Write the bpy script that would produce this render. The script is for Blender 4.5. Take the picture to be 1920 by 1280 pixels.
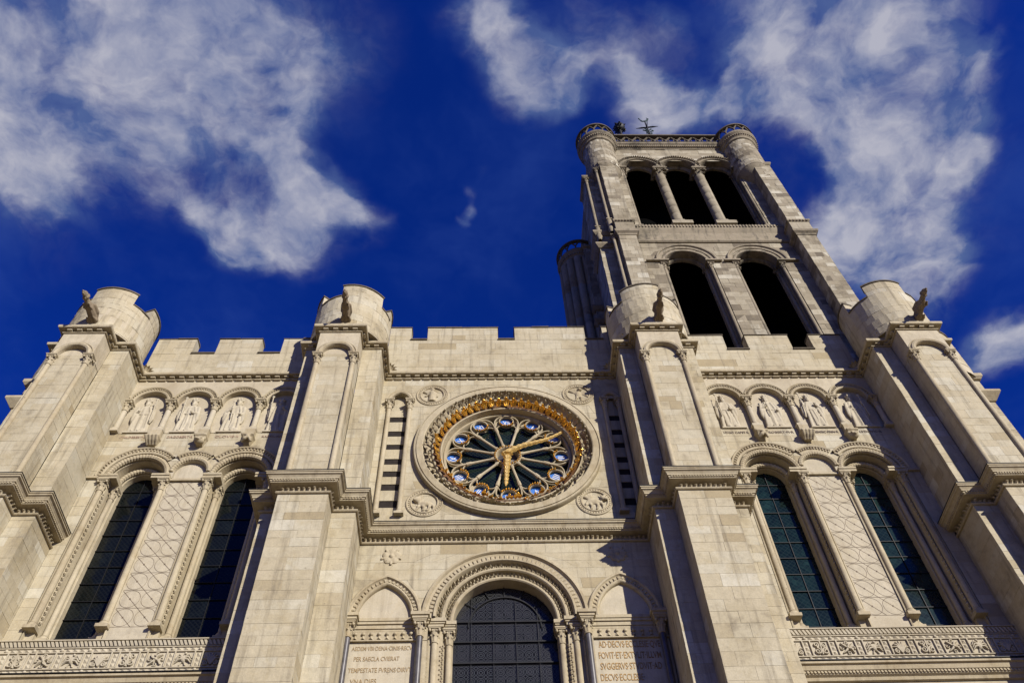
import bpy, bmesh, math, random
from mathutils import Vector, Matrix, Euler

random.seed(7)
for o in list(bpy.data.objects):
    bpy.data.objects.remove(o)
scene = bpy.context.scene
COL = scene.collection

# ------------------------------------------------------------------ camera
YAW, PITCH, ROLL = math.radians(3.312), math.radians(54.772), math.radians(-2.971)
cam_data = bpy.data.cameras.new('camera')
cam_data.sensor_width = 36.0
cam_data.lens = 1622.9 / 1920 * 36.0
cam_data.clip_start, cam_data.clip_end = 0.1, 3000
cam = bpy.data.objects.new('camera', cam_data)
COL.objects.link(cam)
_fw = Vector((math.sin(YAW) * math.cos(PITCH), math.cos(YAW) * math.cos(PITCH), math.sin(PITCH)))
_r0 = Vector((math.cos(YAW), -math.sin(YAW), 0))
_u0 = _r0.cross(_fw)
_r = _r0 * math.cos(ROLL) + _u0 * math.sin(ROLL)
_u = -_r0 * math.sin(ROLL) + _u0 * math.cos(ROLL)
CAM = Vector((-0.7994, -19.4466, 1.5434))
cam.matrix_world = Matrix(((_r.x, _u.x, -_fw.x, CAM.x), (_r.y, _u.y, -_fw.y, CAM.y),
                           (_r.z, _u.z, -_fw.z, CAM.z), (0, 0, 0, 1)))
scene.camera = cam

def project(p):
    d = Vector(p) - CAM
    w = d.dot(_fw)
    if w < 0.1:
        return None
    return 512 + 865.5 * d.dot(_r) / w, 341 - 865.5 * d.dot(_u) / w

# ------------------------------------------------------------------ light
SUN_DIR = Vector((0.70, -1.0, 0.50)).normalized()      # towards the sun
sun_data = bpy.data.lights.new('sun', 'SUN')
sun_data.energy = 4.9
sun_data.angle = math.radians(0.53)
sun_data.color = (1.0, 0.945, 0.865)
sun = bpy.data.objects.new('sun', sun_data)
sun.rotation_euler = SUN_DIR.to_track_quat('Z', 'Y').to_euler()
sun.location = (40, -60, 60)
COL.objects.link(sun)

scene.view_settings.view_transform = 'Standard'
scene.view_settings.look = 'None'
scene.view_settings.exposure = 0.56
scene.view_settings.gamma = 1.0
scene.cycles.max_bounces = 5
scene.cycles.diffuse_bounces = 4
scene.cycles.glossy_bounces = 3
scene.cycles.use_denoising = True

# ------------------------------------------------------------------ sky
world = bpy.data.worlds.new('World')
scene.world = world
world.use_nodes = True
WN, WL = world.node_tree.nodes, world.node_tree.links
WN.clear()

def wn(kind, **kw):
    n = WN.new(kind)
    for k, v in kw.items():
        setattr(n, k, v)
    return n

def wmath(op, a, b=None, c=None, clamp=False):
    n = wn('ShaderNodeMath', operation=op, use_clamp=clamp)
    for i, v in enumerate((a, b, c)):
        if v is None:
            continue
        if isinstance(v, (int, float)):
            n.inputs[i].default_value = v
        else:
            WL.new(v, n.inputs[i])
    return n.outputs[0]

def wvec(op, a, b=None, scale=None):
    n = wn('ShaderNodeVectorMath', operation=op)
    for i, v in enumerate((a, b)):
        if v is None:
            continue
        if isinstance(v, tuple):
            n.inputs[i].default_value = v
        else:
            WL.new(v, n.inputs[i])
    if scale is not None:
        n.inputs['Scale'].default_value = scale
    return n

def wrange(v, a, b, c=0.0, d=1.0, smooth=True):
    n = wn('ShaderNodeMapRange', interpolation_type='SMOOTHSTEP' if smooth else 'LINEAR')
    WL.new(v, n.inputs['Value'])
    for k, x in zip(('From Min', 'From Max', 'To Min', 'To Max'), (a, b, c, d)):
        n.inputs[k].default_value = x
    return n.outputs['Result']

def wnoise(vec, scale, detail, rough, dist=0.0):
    n = wn('ShaderNodeTexNoise')
    n.inputs['Scale'].default_value = scale
    n.inputs['Detail'].default_value = detail
    n.inputs['Roughness'].default_value = rough
    n.inputs['Distortion'].default_value = dist
    WL.new(vec, n.inputs['Vector'])
    return n

def wmix(fac, a, b):
    n = wn('ShaderNodeMix', data_type='RGBA')
    if isinstance(fac, (int, float)):
        n.inputs[0].default_value = fac
    else:
        WL.new(fac, n.inputs[0])
    for s, v in ((6, a), (7, b)):
        if isinstance(v, tuple):
            n.inputs[s].default_value = v + (1,)
        else:
            WL.new(v, n.inputs[s])
    return n.outputs[2]

sky = wn('ShaderNodeTexSky', sky_type='NISHITA')
sky.sun_disc = False
sky.sun_elevation = math.asin(SUN_DIR.z)
sky.sun_rotation = math.atan2(SUN_DIR.x, SUN_DIR.y)
sky.altitude = 200
sky.air_density = 1.0
sky.dust_density = 0.4
sky.ozone_density = 3.0
# deep polarised blue: the sky's own gradient, filtered
filt = wn('ShaderNodeMix', data_type='RGBA', blend_type='MULTIPLY')
filt.inputs[0].default_value = 1.0
WL.new(sky.outputs[0], filt.inputs[6])
filt.inputs[7].default_value = (0.036, 0.225, 1.15, 1)
gam = wn('ShaderNodeGamma')
gam.inputs[1].default_value = 1.0
WL.new(filt.outputs[2], gam.inputs[0])
blue = gam.outputs[0]

tc = wn('ShaderNodeTexCoord')
sep = wn('ShaderNodeSeparateXYZ')
WL.new(tc.outputs['Generated'], sep.inputs[0])
zc = wmath('MAXIMUM', sep.outputs[2], 0.06)
cx = wmath('DIVIDE', sep.outputs[0], zc)
cy = wmath('DIVIDE', sep.outputs[1], zc)
comb = wn('ShaderNodeCombineXYZ')
WL.new(cx, comb.inputs[0]); WL.new(cy, comb.inputs[1])
plane = comb.outputs[0]                                  # position on a flat cloud layer overhead
w1 = wnoise(plane, 5.0, 4, 0.55)
w1c = wvec('SUBTRACT', w1.outputs['Color'], (0.5, 0.5, 0.5))
w1s = wvec('SCALE', w1c.outputs[0], scale=0.12)
w2 = wnoise(plane, 22.0, 4, 0.6)
w2c = wvec('SUBTRACT', w2.outputs['Color'], (0.5, 0.5, 0.5))
w2s = wvec('SCALE', w2c.outputs[0], scale=0.022)
warp = wvec('ADD', wvec('ADD', plane, w1s.outputs[0]).outputs[0], w2s.outputs[0]).outputs[0]
CLOUDS = [(-0.491, 0.311, 0.239, 0.291, 0.34), (-0.305, 0.31, 0.157, 0.176, 0.28), (-0.545, 0.433, 0.115, 0.139, 0.22), (0.17, 0.307, 0.093, 0.097, 0.26), (0.058, 0.277, 0.079, 0.08, 0.22), (0.466, 0.389, 0.212, 0.254, 0.3), (0.332, 0.275, 0.123, 0.13, 0.22), (0.598, 0.543, 0.116, 0.143, 0.22), (-0.552, 0.264, 0.15, 0.171, 0.75), (-0.441, 0.281, 0.135, 0.15, 0.75), (-0.335, 0.28, 0.101, 0.107, 0.8), (-0.372, 0.341, 0.067, 0.073, 0.7), (-0.302, 0.359, 0.062, 0.067, 0.8), (-0.543, 0.386, 0.081, 0.093, 0.5), (-0.579, 0.461, 0.058, 0.069, 0.5), (-0.525, 0.475, 0.046, 0.054, 0.45), (-0.246, 0.315, 0.061, 0.064, 0.85), (-0.157, 0.273, 0.071, 0.073, 0.22), (-0.243, 0.378, 0.038, 0.041, 0.8), (-0.236, 0.425, 0.032, 0.035, 0.75), (-0.222, 0.468, 0.033, 0.037, 0.85), (-0.192, 0.497, 0.037, 0.042, 1.1), (-0.236, 0.527, 0.031, 0.035, 0.8), (-0.293, 0.543, 0.041, 0.048, 1.2), (-0.337, 0.558, 0.031, 0.037, 0.95), (-0.35, 0.52, 0.03, 0.035, 0.85), (-0.372, 0.493, 0.027, 0.031, 0.5), (-0.398, 0.461, 0.026, 0.03, 0.3), (-0.413, 0.412, 0.029, 0.032, 0.4), (-0.396, 0.366, 0.037, 0.04, 0.6), (-0.166, 0.504, 0.022, 0.024, 0.9), (-0.255, 0.566, 0.038, 0.045, 0.7), (-0.312, 0.574, 0.031, 0.037, 0.8), (-0.213, 0.559, 0.035, 0.041, 0.45), (-0.148, 0.535, 0.034, 0.04, 0.45), (-0.126, 0.512, 0.019, 0.022, 0.35), (-0.301, 0.468, 0.039, 0.045, 0.5), (-0.015, 0.464, 0.011, 0.012, 0.55), (-0.019, 0.489, 0.009, 0.01, 0.7), (-0.029, 0.506, 0.011, 0.012, 0.75), (-0.006, 0.439, 0.011, 0.011, 0.3), (-0.002, 0.254, 0.042, 0.041, 0.8), (0.034, 0.289, 0.046, 0.046, 1.0), (0.066, 0.326, 0.044, 0.045, 1.1), (0.098, 0.341, 0.028, 0.029, 1.0), (0.073, 0.357, 0.028, 0.03, 0.7), (0.132, 0.295, 0.028, 0.028, 0.2), (0.162, 0.316, 0.024, 0.024, 0.6), (0.18, 0.344, 0.028, 0.029, 0.8), (0.189, 0.373, 0.032, 0.034, 0.8), (0.239, 0.36, 0.027, 0.028, 1.0), (0.261, 0.376, 0.026, 0.027, 0.8), (0.129, 0.248, 0.027, 0.026, 0.25), (0.194, 0.27, 0.024, 0.024, 0.3), (0.216, 0.383, 0.026, 0.027, 0.6), (0.353, 0.258, 0.067, 0.068, 0.9), (0.328, 0.318, 0.044, 0.046, 1.1), (0.312, 0.356, 0.032, 0.034, 1.2), (0.31, 0.324, 0.025, 0.026, 0.7), (0.276, 0.306, 0.019, 0.019, 0.4), (0.402, 0.311, 0.069, 0.073, 1.0), (0.469, 0.257, 0.074, 0.076, 1.0), (0.363, 0.369, 0.036, 0.038, 0.9), (0.457, 0.305, 0.063, 0.066, 0.9), (0.422, 0.369, 0.039, 0.042, 0.85), (0.476, 0.402, 0.053, 0.059, 1.3), (0.521, 0.395, 0.04, 0.044, 0.7), (0.542, 0.336, 0.032, 0.034, 0.6), (0.577, 0.323, 0.029, 0.03, 0.8), (0.573, 0.292, 0.025, 0.026, 0.6), (0.583, 0.402, 0.04, 0.044, 1.3), (0.616, 0.423, 0.027, 0.03, 0.8), (0.566, 0.459, 0.041, 0.047, 0.7), (0.497, 0.459, 0.041, 0.046, 0.8), (0.434, 0.424, 0.027, 0.029, 0.6), (0.469, 0.512, 0.046, 0.053, 1.3), (0.527, 0.52, 0.057, 0.067, 1.2), (0.579, 0.528, 0.043, 0.05, 0.8), (0.615, 0.576, 0.04, 0.049, 0.7), (0.571, 0.601, 0.063, 0.078, 1.0), (0.497, 0.568, 0.044, 0.052, 0.9), (0.621, 0.644, 0.042, 0.052, 0.6), (0.745, 0.718, 0.044, 0.057, 1.0), (0.778, 0.7, 0.035, 0.046, 1.0)]
acc = None
for (bx_, by_, sx_, sy_, wt) in CLOUDS:
    l = wvec('DISTANCE', warp, (bx_, by_, 0)).outputs['Value']
    s = wrange(l, 0.0, 0.875 * (sx_ + sy_), wt * 0.92, 0.0)
    acc = s if acc is None else wmath('ADD', acc, s)
# unseen cloud elsewhere is plain noise, kept sparse to lower the fill light
far = wvec('DISTANCE', plane, (0.05, 0.5, 0)).outputs['Value']
farw = wrange(far, 0.85, 1.3)
bank = wrange(wnoise(plane, 2.2, 6, 0.6).outputs[0], 0.55, 0.78)
acc = wmath('ADD', acc, wmath('MULTIPLY', bank, farw))
acc = wmath('MINIMUM', acc, 1.15)
fb = wnoise(warp, 22.0, 8, 0.55).outputs[0]
fb2 = wnoise(warp, 7.5, 6, 0.52).outputs[0]
fsum = wmath('ADD', wmath('MULTIPLY', wmath('SUBTRACT', fb, 0.5), 1.25), wmath('MULTIPLY', wmath('SUBTRACT', fb2, 0.5), 1.7))
dens0 = wmath('ADD', acc, wmath('MULTIPLY', fsum, wrange(acc, 0.0, 0.7, 0.0, 1.0)))
dens = wrange(dens0, 0.06, 1.30)
# light and shade inside the clouds: thick parts and parts facing the sun are brighter
fl = wnoise(wvec('ADD', warp, (0.03, -0.045, 0)).outputs[0], 10.0, 7, 0.56).outputs[0]
fl0 = wnoise(warp, 10.0, 7, 0.56).outputs[0]
lit = wmath('MULTIPLY', wmath('SUBTRACT', fl0, fl), 2.4)
lit = wmath('ADD', wmath('ADD', lit, 0.08), wmath('MULTIPLY', wrange(dens0, 0.4, 1.8), 0.75), clamp=True)
ccol = wmix(lit, (0.85, 1.35, 3.2), (4.6, 4.65, 5.5))
veil = wmath('MULTIPLY', wrange(wnoise(warp, 3.2, 5, 0.6).outputs[0], 0.42, 0.75), 0.22)
hazy = wmix(veil, blue, (0.55, 1.2, 4.2))
final = wmix(wmath('MULTIPLY', dens, 0.97), hazy, ccol)
bg = wn('ShaderNodeBackground')
bg.inputs['Strength'].default_value = 0.068
WL.new(final, bg.inputs['Color'])
wout = wn('ShaderNodeOutputWorld')
WL.new(bg.outputs[0], wout.inputs[0])
world.cycles.sampling_method = 'MANUAL'
world.cycles.sample_map_resolution = 256

# ------------------------------------------------------------------ materials
def material(name):
    m = bpy.data.materials.new(name)
    m.use_nodes = True
    nt = m.node_tree
    nt.nodes.clear()
    out = nt.nodes.new('ShaderNodeOutputMaterial')
    p = nt.nodes.new('ShaderNodeBsdfPrincipled')
    nt.links.new(p.outputs[0], out.inputs[0])
    return m, nt, p

def N(nt, kind, **kw):
    n = nt.nodes.new(kind)
    ins = kw.pop('ins', {})
    for k, v in kw.items():
        setattr(n, k, v)
    for k, v in ins.items():
        if hasattr(v, 'is_output') or isinstance(v, bpy.types.NodeSocket):
            nt.links.new(v, n.inputs[k])
        else:
            n.inputs[k].default_value = v
    return n

def ramp(nt, fac, stops):
    n = nt.nodes.new('ShaderNodeValToRGB')
    nt.links.new(fac, n.inputs[0])
    e = n.color_ramp.elements
    while len(e) < len(stops):
        e.new(0.5)
    for i, (p, c) in enumerate(stops):
        e[i].position = p
        e[i].color = tuple(c) + (1,)
    return n.outputs[0]

def mixc(nt, fac, a, b, mode='MIX'):
    n = nt.nodes.new('ShaderNodeMix')
    n.data_type = 'RGBA'
    n.blend_type = mode
    for s, v in ((0, fac), (6, a), (7, b)):
        if isinstance(v, (int, float)):
            n.inputs[s].default_value = v
        elif isinstance(v, tuple):
            n.inputs[s].default_value = v + (1,)
        else:
            nt.links.new(v, n.inputs[s])
    return n.outputs[2]

def warm(c):
    return (c[0] * 0.69, c[1] * 0.68, c[2] * 0.635)

def stone_material(name, stops, stain, grime, grime_amount, bump=0.25, streak=0.5):
    stops = [(q, warm(c)) for q, c in stops]
    stain, grime = warm(stain), warm(grime)
    m, nt, p = material(name)
    geo = N(nt, 'ShaderNodeNewGeometry')
    pos = geo.outputs['Position']
    at = N(nt, 'ShaderNodeAttribute', attribute_name='tint')
    base = ramp(nt, at.outputs['Fac'], stops)
    big = N(nt, 'ShaderNodeTexNoise', ins={'Vector': pos, 'Scale': 0.55, 'Detail': 4.0, 'Roughness': 0.6})
    mid = N(nt, 'ShaderNodeTexNoise', ins={'Vector': pos, 'Scale': 3.4, 'Detail': 4.0, 'Roughness': 0.65})
    fine = N(nt, 'ShaderNodeTexNoise', ins={'Vector': pos, 'Scale': 26.0, 'Detail': 3.0, 'Roughness': 0.7})
    mp = N(nt, 'ShaderNodeMapping', ins={'Vector': pos, 'Scale': (3.2, 3.2, 0.22)})
    strk = N(nt, 'ShaderNodeTexNoise', ins={'Vector': mp.outputs[0], 'Scale': 1.6, 'Detail': 4.0, 'Roughness': 0.6})
    c = mixc(nt, N(nt, 'ShaderNodeMapRange', ins={'Value': big.outputs[0], 'From Min': 0.48, 'From Max': 0.75, 'To Max': 0.55}).outputs[0], base, stain)
    c = mixc(nt, N(nt, 'ShaderNodeMapRange', ins={'Value': strk.outputs[0], 'From Min': 0.53, 'From Max': 0.72, 'To Max': streak}).outputs[0], c, grime)
    gm = N(nt, 'ShaderNodeMath', operation='MULTIPLY', ins={0: big.outputs[0], 1: mid.outputs[0]})
    c = mixc(nt, N(nt, 'ShaderNodeMapRange', ins={'Value': gm.outputs[0], 'From Min': 0.27, 'From Max': 0.42, 'To Max': grime_amount}).outputs[0], c, grime)
    blo = N(nt, 'ShaderNodeTexNoise', ins={'Vector': pos, 'Scale': 1.7, 'Detail': 4.0, 'Roughness': 0.7, 'Distortion': 0.6})
    c = mixc(nt, N(nt, 'ShaderNodeMapRange', ins={'Value': blo.outputs[0], 'From Min': 0.52, 'From Max': 0.72, 'To Max': 0.6}).outputs[0], c, stain)
    pit = N(nt, 'ShaderNodeTexVoronoi', ins={'Vector': pos, 'Scale': 2.1, 'Randomness': 1.0})
    pm = N(nt, 'ShaderNodeMath', operation='ADD', ins={0: pit.outputs['Distance'], 1: N(nt, 'ShaderNodeMath', operation='MULTIPLY', ins={0: fine.outputs[0], 1: 0.09}).outputs[0]})
    c = mixc(nt, N(nt, 'ShaderNodeMapRange', ins={'Value': pm.outputs[0], 'From Min': 0.07, 'From Max': 0.11, 'To Min': 0.7, 'To Max': 0.0}).outputs[0], c, grime)
    v = N(nt, 'ShaderNodeMapRange', ins={'Value': mid.outputs[0], 'From Min': 0.3, 'From Max': 0.7, 'To Min': 0.86, 'To Max': 1.08})
    v2 = N(nt, 'ShaderNodeMapRange', ins={'Value': fine.outputs[0], 'From Min': 0.25, 'From Max': 0.75, 'To Min': 0.88, 'To Max': 1.10})
    vv = N(nt, 'ShaderNodeMath', operation='MULTIPLY', ins={0: v.outputs[0], 1: v2.outputs[0]})
    cc = N(nt, 'ShaderNodeVectorMath', operation='SCALE', ins={0: c, 'Scale': vv.outputs[0]})
    nt.links.new(cc.outputs[0], p.inputs['Base Color'])
    p.inputs['Roughness'].default_value = 0.88
    p.inputs['Specular IOR Level'].default_value = 0.25
    hs = N(nt, 'ShaderNodeMath', operation='MULTIPLY_ADD', ins={0: mid.outputs[0], 1: 1.5, 2: fine.outputs[0]})
    b = N(nt, 'ShaderNodeBump', ins={'Strength': bump, 'Distance': 0.02, 'Height': hs.outputs[0]})
    nt.links.new(b.outputs[0], p.inputs['Normal'])
    return m

M = {}
M['stone'] = stone_material('limestone', [(0.0, (0.40, 0.325, 0.20)), (0.3, (0.52, 0.45, 0.315)), (0.6, (0.555, 0.49, 0.355)), (0.8, (0.575, 0.525, 0.405)), (1.0, (0.63, 0.585, 0.47))],
                            (0.43, 0.355, 0.215), (0.22, 0.185, 0.13), 0.7, 0.28, 0.7)
M['carved'] = stone_material('carved limestone', [(0.0, (0.47, 0.395, 0.265)), (1.0, (0.56, 0.49, 0.355))],
                             (0.40, 0.32, 0.19), (0.20, 0.15, 0.095), 0.55, 0.3, 0.5)
M['pale'] = stone_material('pale limestone', [(0.0, (0.54, 0.475, 0.36)), (1.0, (0.60, 0.54, 0.42))],
                           (0.48, 0.41, 0.28), (0.28, 0.225, 0.155), 0.35, 0.22, 0.35)
M['mortar'] = stone_material('mortar', [(0.0, (0.55, 0.48, 0.355)), (1.0, (0.59, 0.52, 0.39))],
                             (0.40, 0.33, 0.22), (0.24, 0.19, 0.14), 0.35, 0.2, 0.3)
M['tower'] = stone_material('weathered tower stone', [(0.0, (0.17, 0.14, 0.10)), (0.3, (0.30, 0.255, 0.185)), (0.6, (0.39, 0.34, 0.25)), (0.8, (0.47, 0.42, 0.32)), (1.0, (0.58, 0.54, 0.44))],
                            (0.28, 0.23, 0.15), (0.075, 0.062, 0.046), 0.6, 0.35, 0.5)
M['towertrim'] = stone_material('weathered tower trim', [(0.0, (0.27, 0.225, 0.16)), (1.0, (0.40, 0.34, 0.25))],
                                (0.17, 0.15, 0.10), (0.045, 0.042, 0.036), 0.85, 0.35, 0.65)
M['weathered'] = stone_material('shaded weathered carving', [(0.0, (0.26, 0.20, 0.135)), (1.0, (0.33, 0.265, 0.18))],
                                (0.22, 0.165, 0.105), (0.10, 0.08, 0.055), 0.7, 0.3, 0.5)  # dark brown holds the gargoyles' shade as well as their weathering
M['coping'] = stone_material('dark coping stone', [(0.0, (0.12, 0.10, 0.075)), (1.0, (0.20, 0.165, 0.12))],
                             (0.10, 0.085, 0.06), (0.05, 0.045, 0.035), 0.6, 0.3, 0.5)

def simple(name, col, rough=0.5, metal=0.0, spec=0.5, noise_scale=8.0, var=0.3, bump=0.1):
    col = tuple(q * (0.85 if metal > 0.4 else 0.69) for q in col)
    m, nt, p = material(name)
    geo = N(nt, 'ShaderNodeNewGeometry')
    n = N(nt, 'ShaderNodeTexNoise', ins={'Vector': geo.outputs['Position'], 'Scale': noise_scale, 'Detail': 5.0, 'Roughness': 0.65})
    v = N(nt, 'ShaderNodeMapRange', ins={'Value': n.outputs[0], 'From Min': 0.3, 'From Max': 0.7, 'To Min': 1 - var, 'To Max': 1 + var})
    cc = N(nt, 'ShaderNodeVectorMath', operation='SCALE', ins={0: col, 'Scale': v.outputs[0]})
    nt.links.new(cc.outputs[0], p.inputs['Base Color'])
    p.inputs['Roughness'].default_value = rough
    p.inputs['Metallic'].default_value = metal
    p.inputs['Specular IOR Level'].default_value = spec
    if bump:
        b = N(nt, 'ShaderNodeBump', ins={'Strength': bump, 'Distance': 0.01, 'Height': n.outputs[0]})
        nt.links.new(b.outputs[0], p.inputs['Normal'])
    return m

M['bronze'] = simple('tarnished gilt ground', (0.16, 0.075, 0.025), 0.6, 0.3, 0.3, 10, 0.4, 0.3)
M['gold'] = simple('gilding', (0.95, 0.52, 0.08), 0.20, 0.8, 0.5, 20, 0.35, 0.6)
M['goldpale'] = simple('worn gilding', (0.80, 0.54, 0.17), 0.30, 0.6, 0.5, 26, 0.4, 0.9)
M['blue'] = simple('blue enamel', (0.06, 0.20, 0.60), 0.3, 0, 0.5, 6, 0.2, 0)
M['white'] = simple('white enamel', (0.80, 0.80, 0.80), 0.4, 0, 0.5, 6, 0.06, 0)
M['marble'] = simple('dark marble', (0.095, 0.085, 0.08), 0.35, 0, 0.5, 5, 0.4, 0.05)
M['iron'] = simple('dark iron', (0.011, 0.011, 0.011), 0.6, 0.3, 0.4, 20, 0.3, 0.1)
M['verdigris'] = simple('verdigris bronze', (0.035, 0.06, 0.055), 0.55, 0.5, 0.5, 20, 0.5, 0.2)
M['groove'] = simple('dark inlay', (0.17, 0.125, 0.085), 0.8, 0, 0.2, 10, 0.4, 0)  # dark tone painted for the shadow inside incised grooves
M['slot'] = simple('louvre slot shade', (0.035, 0.028, 0.024), 0.9, 0, 0.1, 6, 0.3, 0)  # dark tone painted for the unlit depth behind the slots
M['belfry'] = simple('unlit belfry black', (0.005, 0.005, 0.005), 0.98, 0, 0.0, 3, 0.3, 0)  # near-black painted for the darkness inside the belfry
M['redletter'] = simple('faded red lettering', (0.42, 0.29, 0.20), 0.8, 0, 0.2, 12, 0.4, 0)
M['goldletter'] = simple('gilt lettering', (0.36, 0.22, 0.075), 0.6, 0.2, 0.3, 14, 0.5, 0)
M['bronzeletter'] = simple('worn gilt lettering', (0.40, 0.29, 0.15), 0.7, 0.1, 0.3, 14, 0.4, 0)
M['greyletter'] = simple('dark painted lettering', (0.24, 0.19, 0.14), 0.8, 0, 0.2, 14, 0.4, 0)

def glass_material(name, dark, light, line, kx, kz, style, rough=0.12, linemix=0.6):
    """leaded glass: flat leadwork drawn procedurally on the pane, in the wall's own x and z"""
    dark, light, line = (tuple(q * 0.69 for q in c) for c in (dark, light, line))
    m, nt, p = material(name)
    geo = N(nt, 'ShaderNodeNewGeometry')
    sp = N(nt, 'ShaderNodeSeparateXYZ', ins={0: geo.outputs['Position']})
    X, Z = sp.outputs[0], sp.outputs[2]
    def mt(op, a, b=None, c=None):
        n = nt.nodes.new('ShaderNodeMath'); n.operation = op
        for i, v in enumerate((a, b, c)):
            if v is None: continue
            if isinstance(v, (int, float)): n.inputs[i].default_value = v
            else: nt.links.new(v, n.inputs[i])
        return n.outputs[0]
    x, z = mt('MULTIPLY', X, kx), mt('MULTIPLY', Z, kz)
    def lines(v, w):
        f = mt('ABSOLUTE', mt('SUBTRACT', mt('FRACT', v), 0.5))
        return mt('LESS_THAN', f, w)
    if style == 'lattice':
        L = mt('MAXIMUM', lines(mt('ADD', x, z), 0.07), lines(mt('SUBTRACT', x, z), 0.07))
        L = mt('MAXIMUM', L, mt('MULTIPLY', lines(mt('ADD', mt('ADD', x, z), 0.22), 0.05), 1.0))
    else:
        fx = mt('SUBTRACT', mt('FRACT', x), 0.5); fz = mt('SUBTRACT', mt('FRACT', z), 0.5)
        rr = mt('SQRT', mt('ADD', mt('MULTIPLY', fx, fx), mt('MULTIPLY', fz, fz)))
        L = mt('LESS_THAN', mt('ABSOLUTE', mt('SUBTRACT', rr, 0.36)), 0.032)
        L = mt('MAXIMUM', L, mt('LESS_THAN', mt('ABSOLUTE', mt('SUBTRACT', rr, 0.56)), 0.028))
        L = mt('MAXIMUM', L, mt('LESS_THAN', mt('ABSOLUTE', mt('SUBTRACT', rr, 0.16)), 0.03))
        L = mt('MAXIMUM', L, lines(mt('ADD', mt('MULTIPLY', x, 2), mt('MULTIPLY', z, 2)), 0.035))
        L = mt('MAXIMUM', L, lines(mt('SUBTRACT', mt('MULTIPLY', x, 2), mt('MULTIPLY', z, 2)), 0.035))
    cell = N(nt, 'ShaderNodeTexVoronoi', ins={'Vector': geo.outputs['Position'], 'Scale': 7.0})
    nz = N(nt, 'ShaderNodeTexNoise', ins={'Vector': geo.outputs['Position'], 'Scale': 1.6, 'Detail': 3.0})
    fac = N(nt, 'ShaderNodeMath', operation='MULTIPLY', ins={0: cell.outputs['Color'], 1: nz.outputs[0]})
    at = N(nt, 'ShaderNodeAttribute', attribute_name='tint')
    pv = N(nt, 'ShaderNodeMapRange', ins={'Value': at.outputs['Fac'], 'From Min': 0.3, 'From Max': 0.7, 'To Min': 0.25, 'To Max': 1.9})
    fac = N(nt, 'ShaderNodeMath', operation='MULTIPLY', ins={0: fac.outputs[0], 1: pv.outputs[0]})
    c = mixc(nt, fac.outputs[0], dark, light)
    c = mixc(nt, mt('MULTIPLY', L, linemix), c, line)
    nt.links.new(c, p.inputs['Base Color'])
    p.inputs['Roughness'].default_value = rough
    p.inputs['Specular IOR Level'].default_value = 0.22
    b = N(nt, 'ShaderNodeBump', ins={'Strength': 0.12, 'Distance': 0.01, 'Height': cell.outputs['Distance']})
    nt.links.new(b.outputs[0], p.inputs['Normal'])
    return m

M['glassdark'] = glass_material('dark leaded glass', (0.003, 0.004, 0.004), (0.008, 0.011, 0.011), (0.035, 0.04, 0.036), 7.5, 7.5, 'lattice', 0.12, 0.2)
M['glassteal'] = glass_material('teal leaded glass', (0.003, 0.008, 0.008), (0.013, 0.036, 0.032), (0.035, 0.055, 0.05), 6.0, 6.0, 'lattice', 0.12, 0.3)
M['glassnave'] = glass_material('grey leaded glass', (0.006, 0.007, 0.008), (0.020, 0.020, 0.024), (0.115, 0.115, 0.11), 3.9, 3.9, 'quatrefoil', 0.1, 0.55)
M['glassrose'] = glass_material('green black leaded glass', (0.004, 0.008, 0.007), (0.012, 0.025, 0.02), (0.05, 0.055, 0.045), 7.0, 7.0, 'lattice', 0.08, 0.35)

m, nt, p = material('plaza paving')
geo = N(nt, 'ShaderNodeNewGeometry')
br = N(nt, 'ShaderNodeTexBrick', ins={'Vector': geo.outputs['Position'], 'Scale': 1.0, 'Color1': (0.16, 0.11, 0.06, 1), 'Color2': (0.135, 0.092, 0.052, 1), 'Mortar': (0.12, 0.11, 0.10, 1), 'Mortar Size': 0.01, 'Brick Width': 0.9, 'Row Height': 0.5})
nz = N(nt, 'ShaderNodeTexNoise', ins={'Vector': geo.outputs['Position'], 'Scale': 0.7, 'Detail': 6.0})
nt.links.new(mixc(nt, N(nt, 'ShaderNodeMapRange', ins={'Value': nz.outputs[0], 'From Min': 0.45, 'From Max': 0.8, 'To Max': 0.6}).outputs[0], br.outputs[0], (0.10, 0.072, 0.045)), p.inputs['Base Color'])
p.inputs['Roughness'].default_value = 0.85
M['paving'] = m

# ------------------------------------------------------------------ mesh helpers
WLOC = {}                                                # world position of every object's origin

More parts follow.
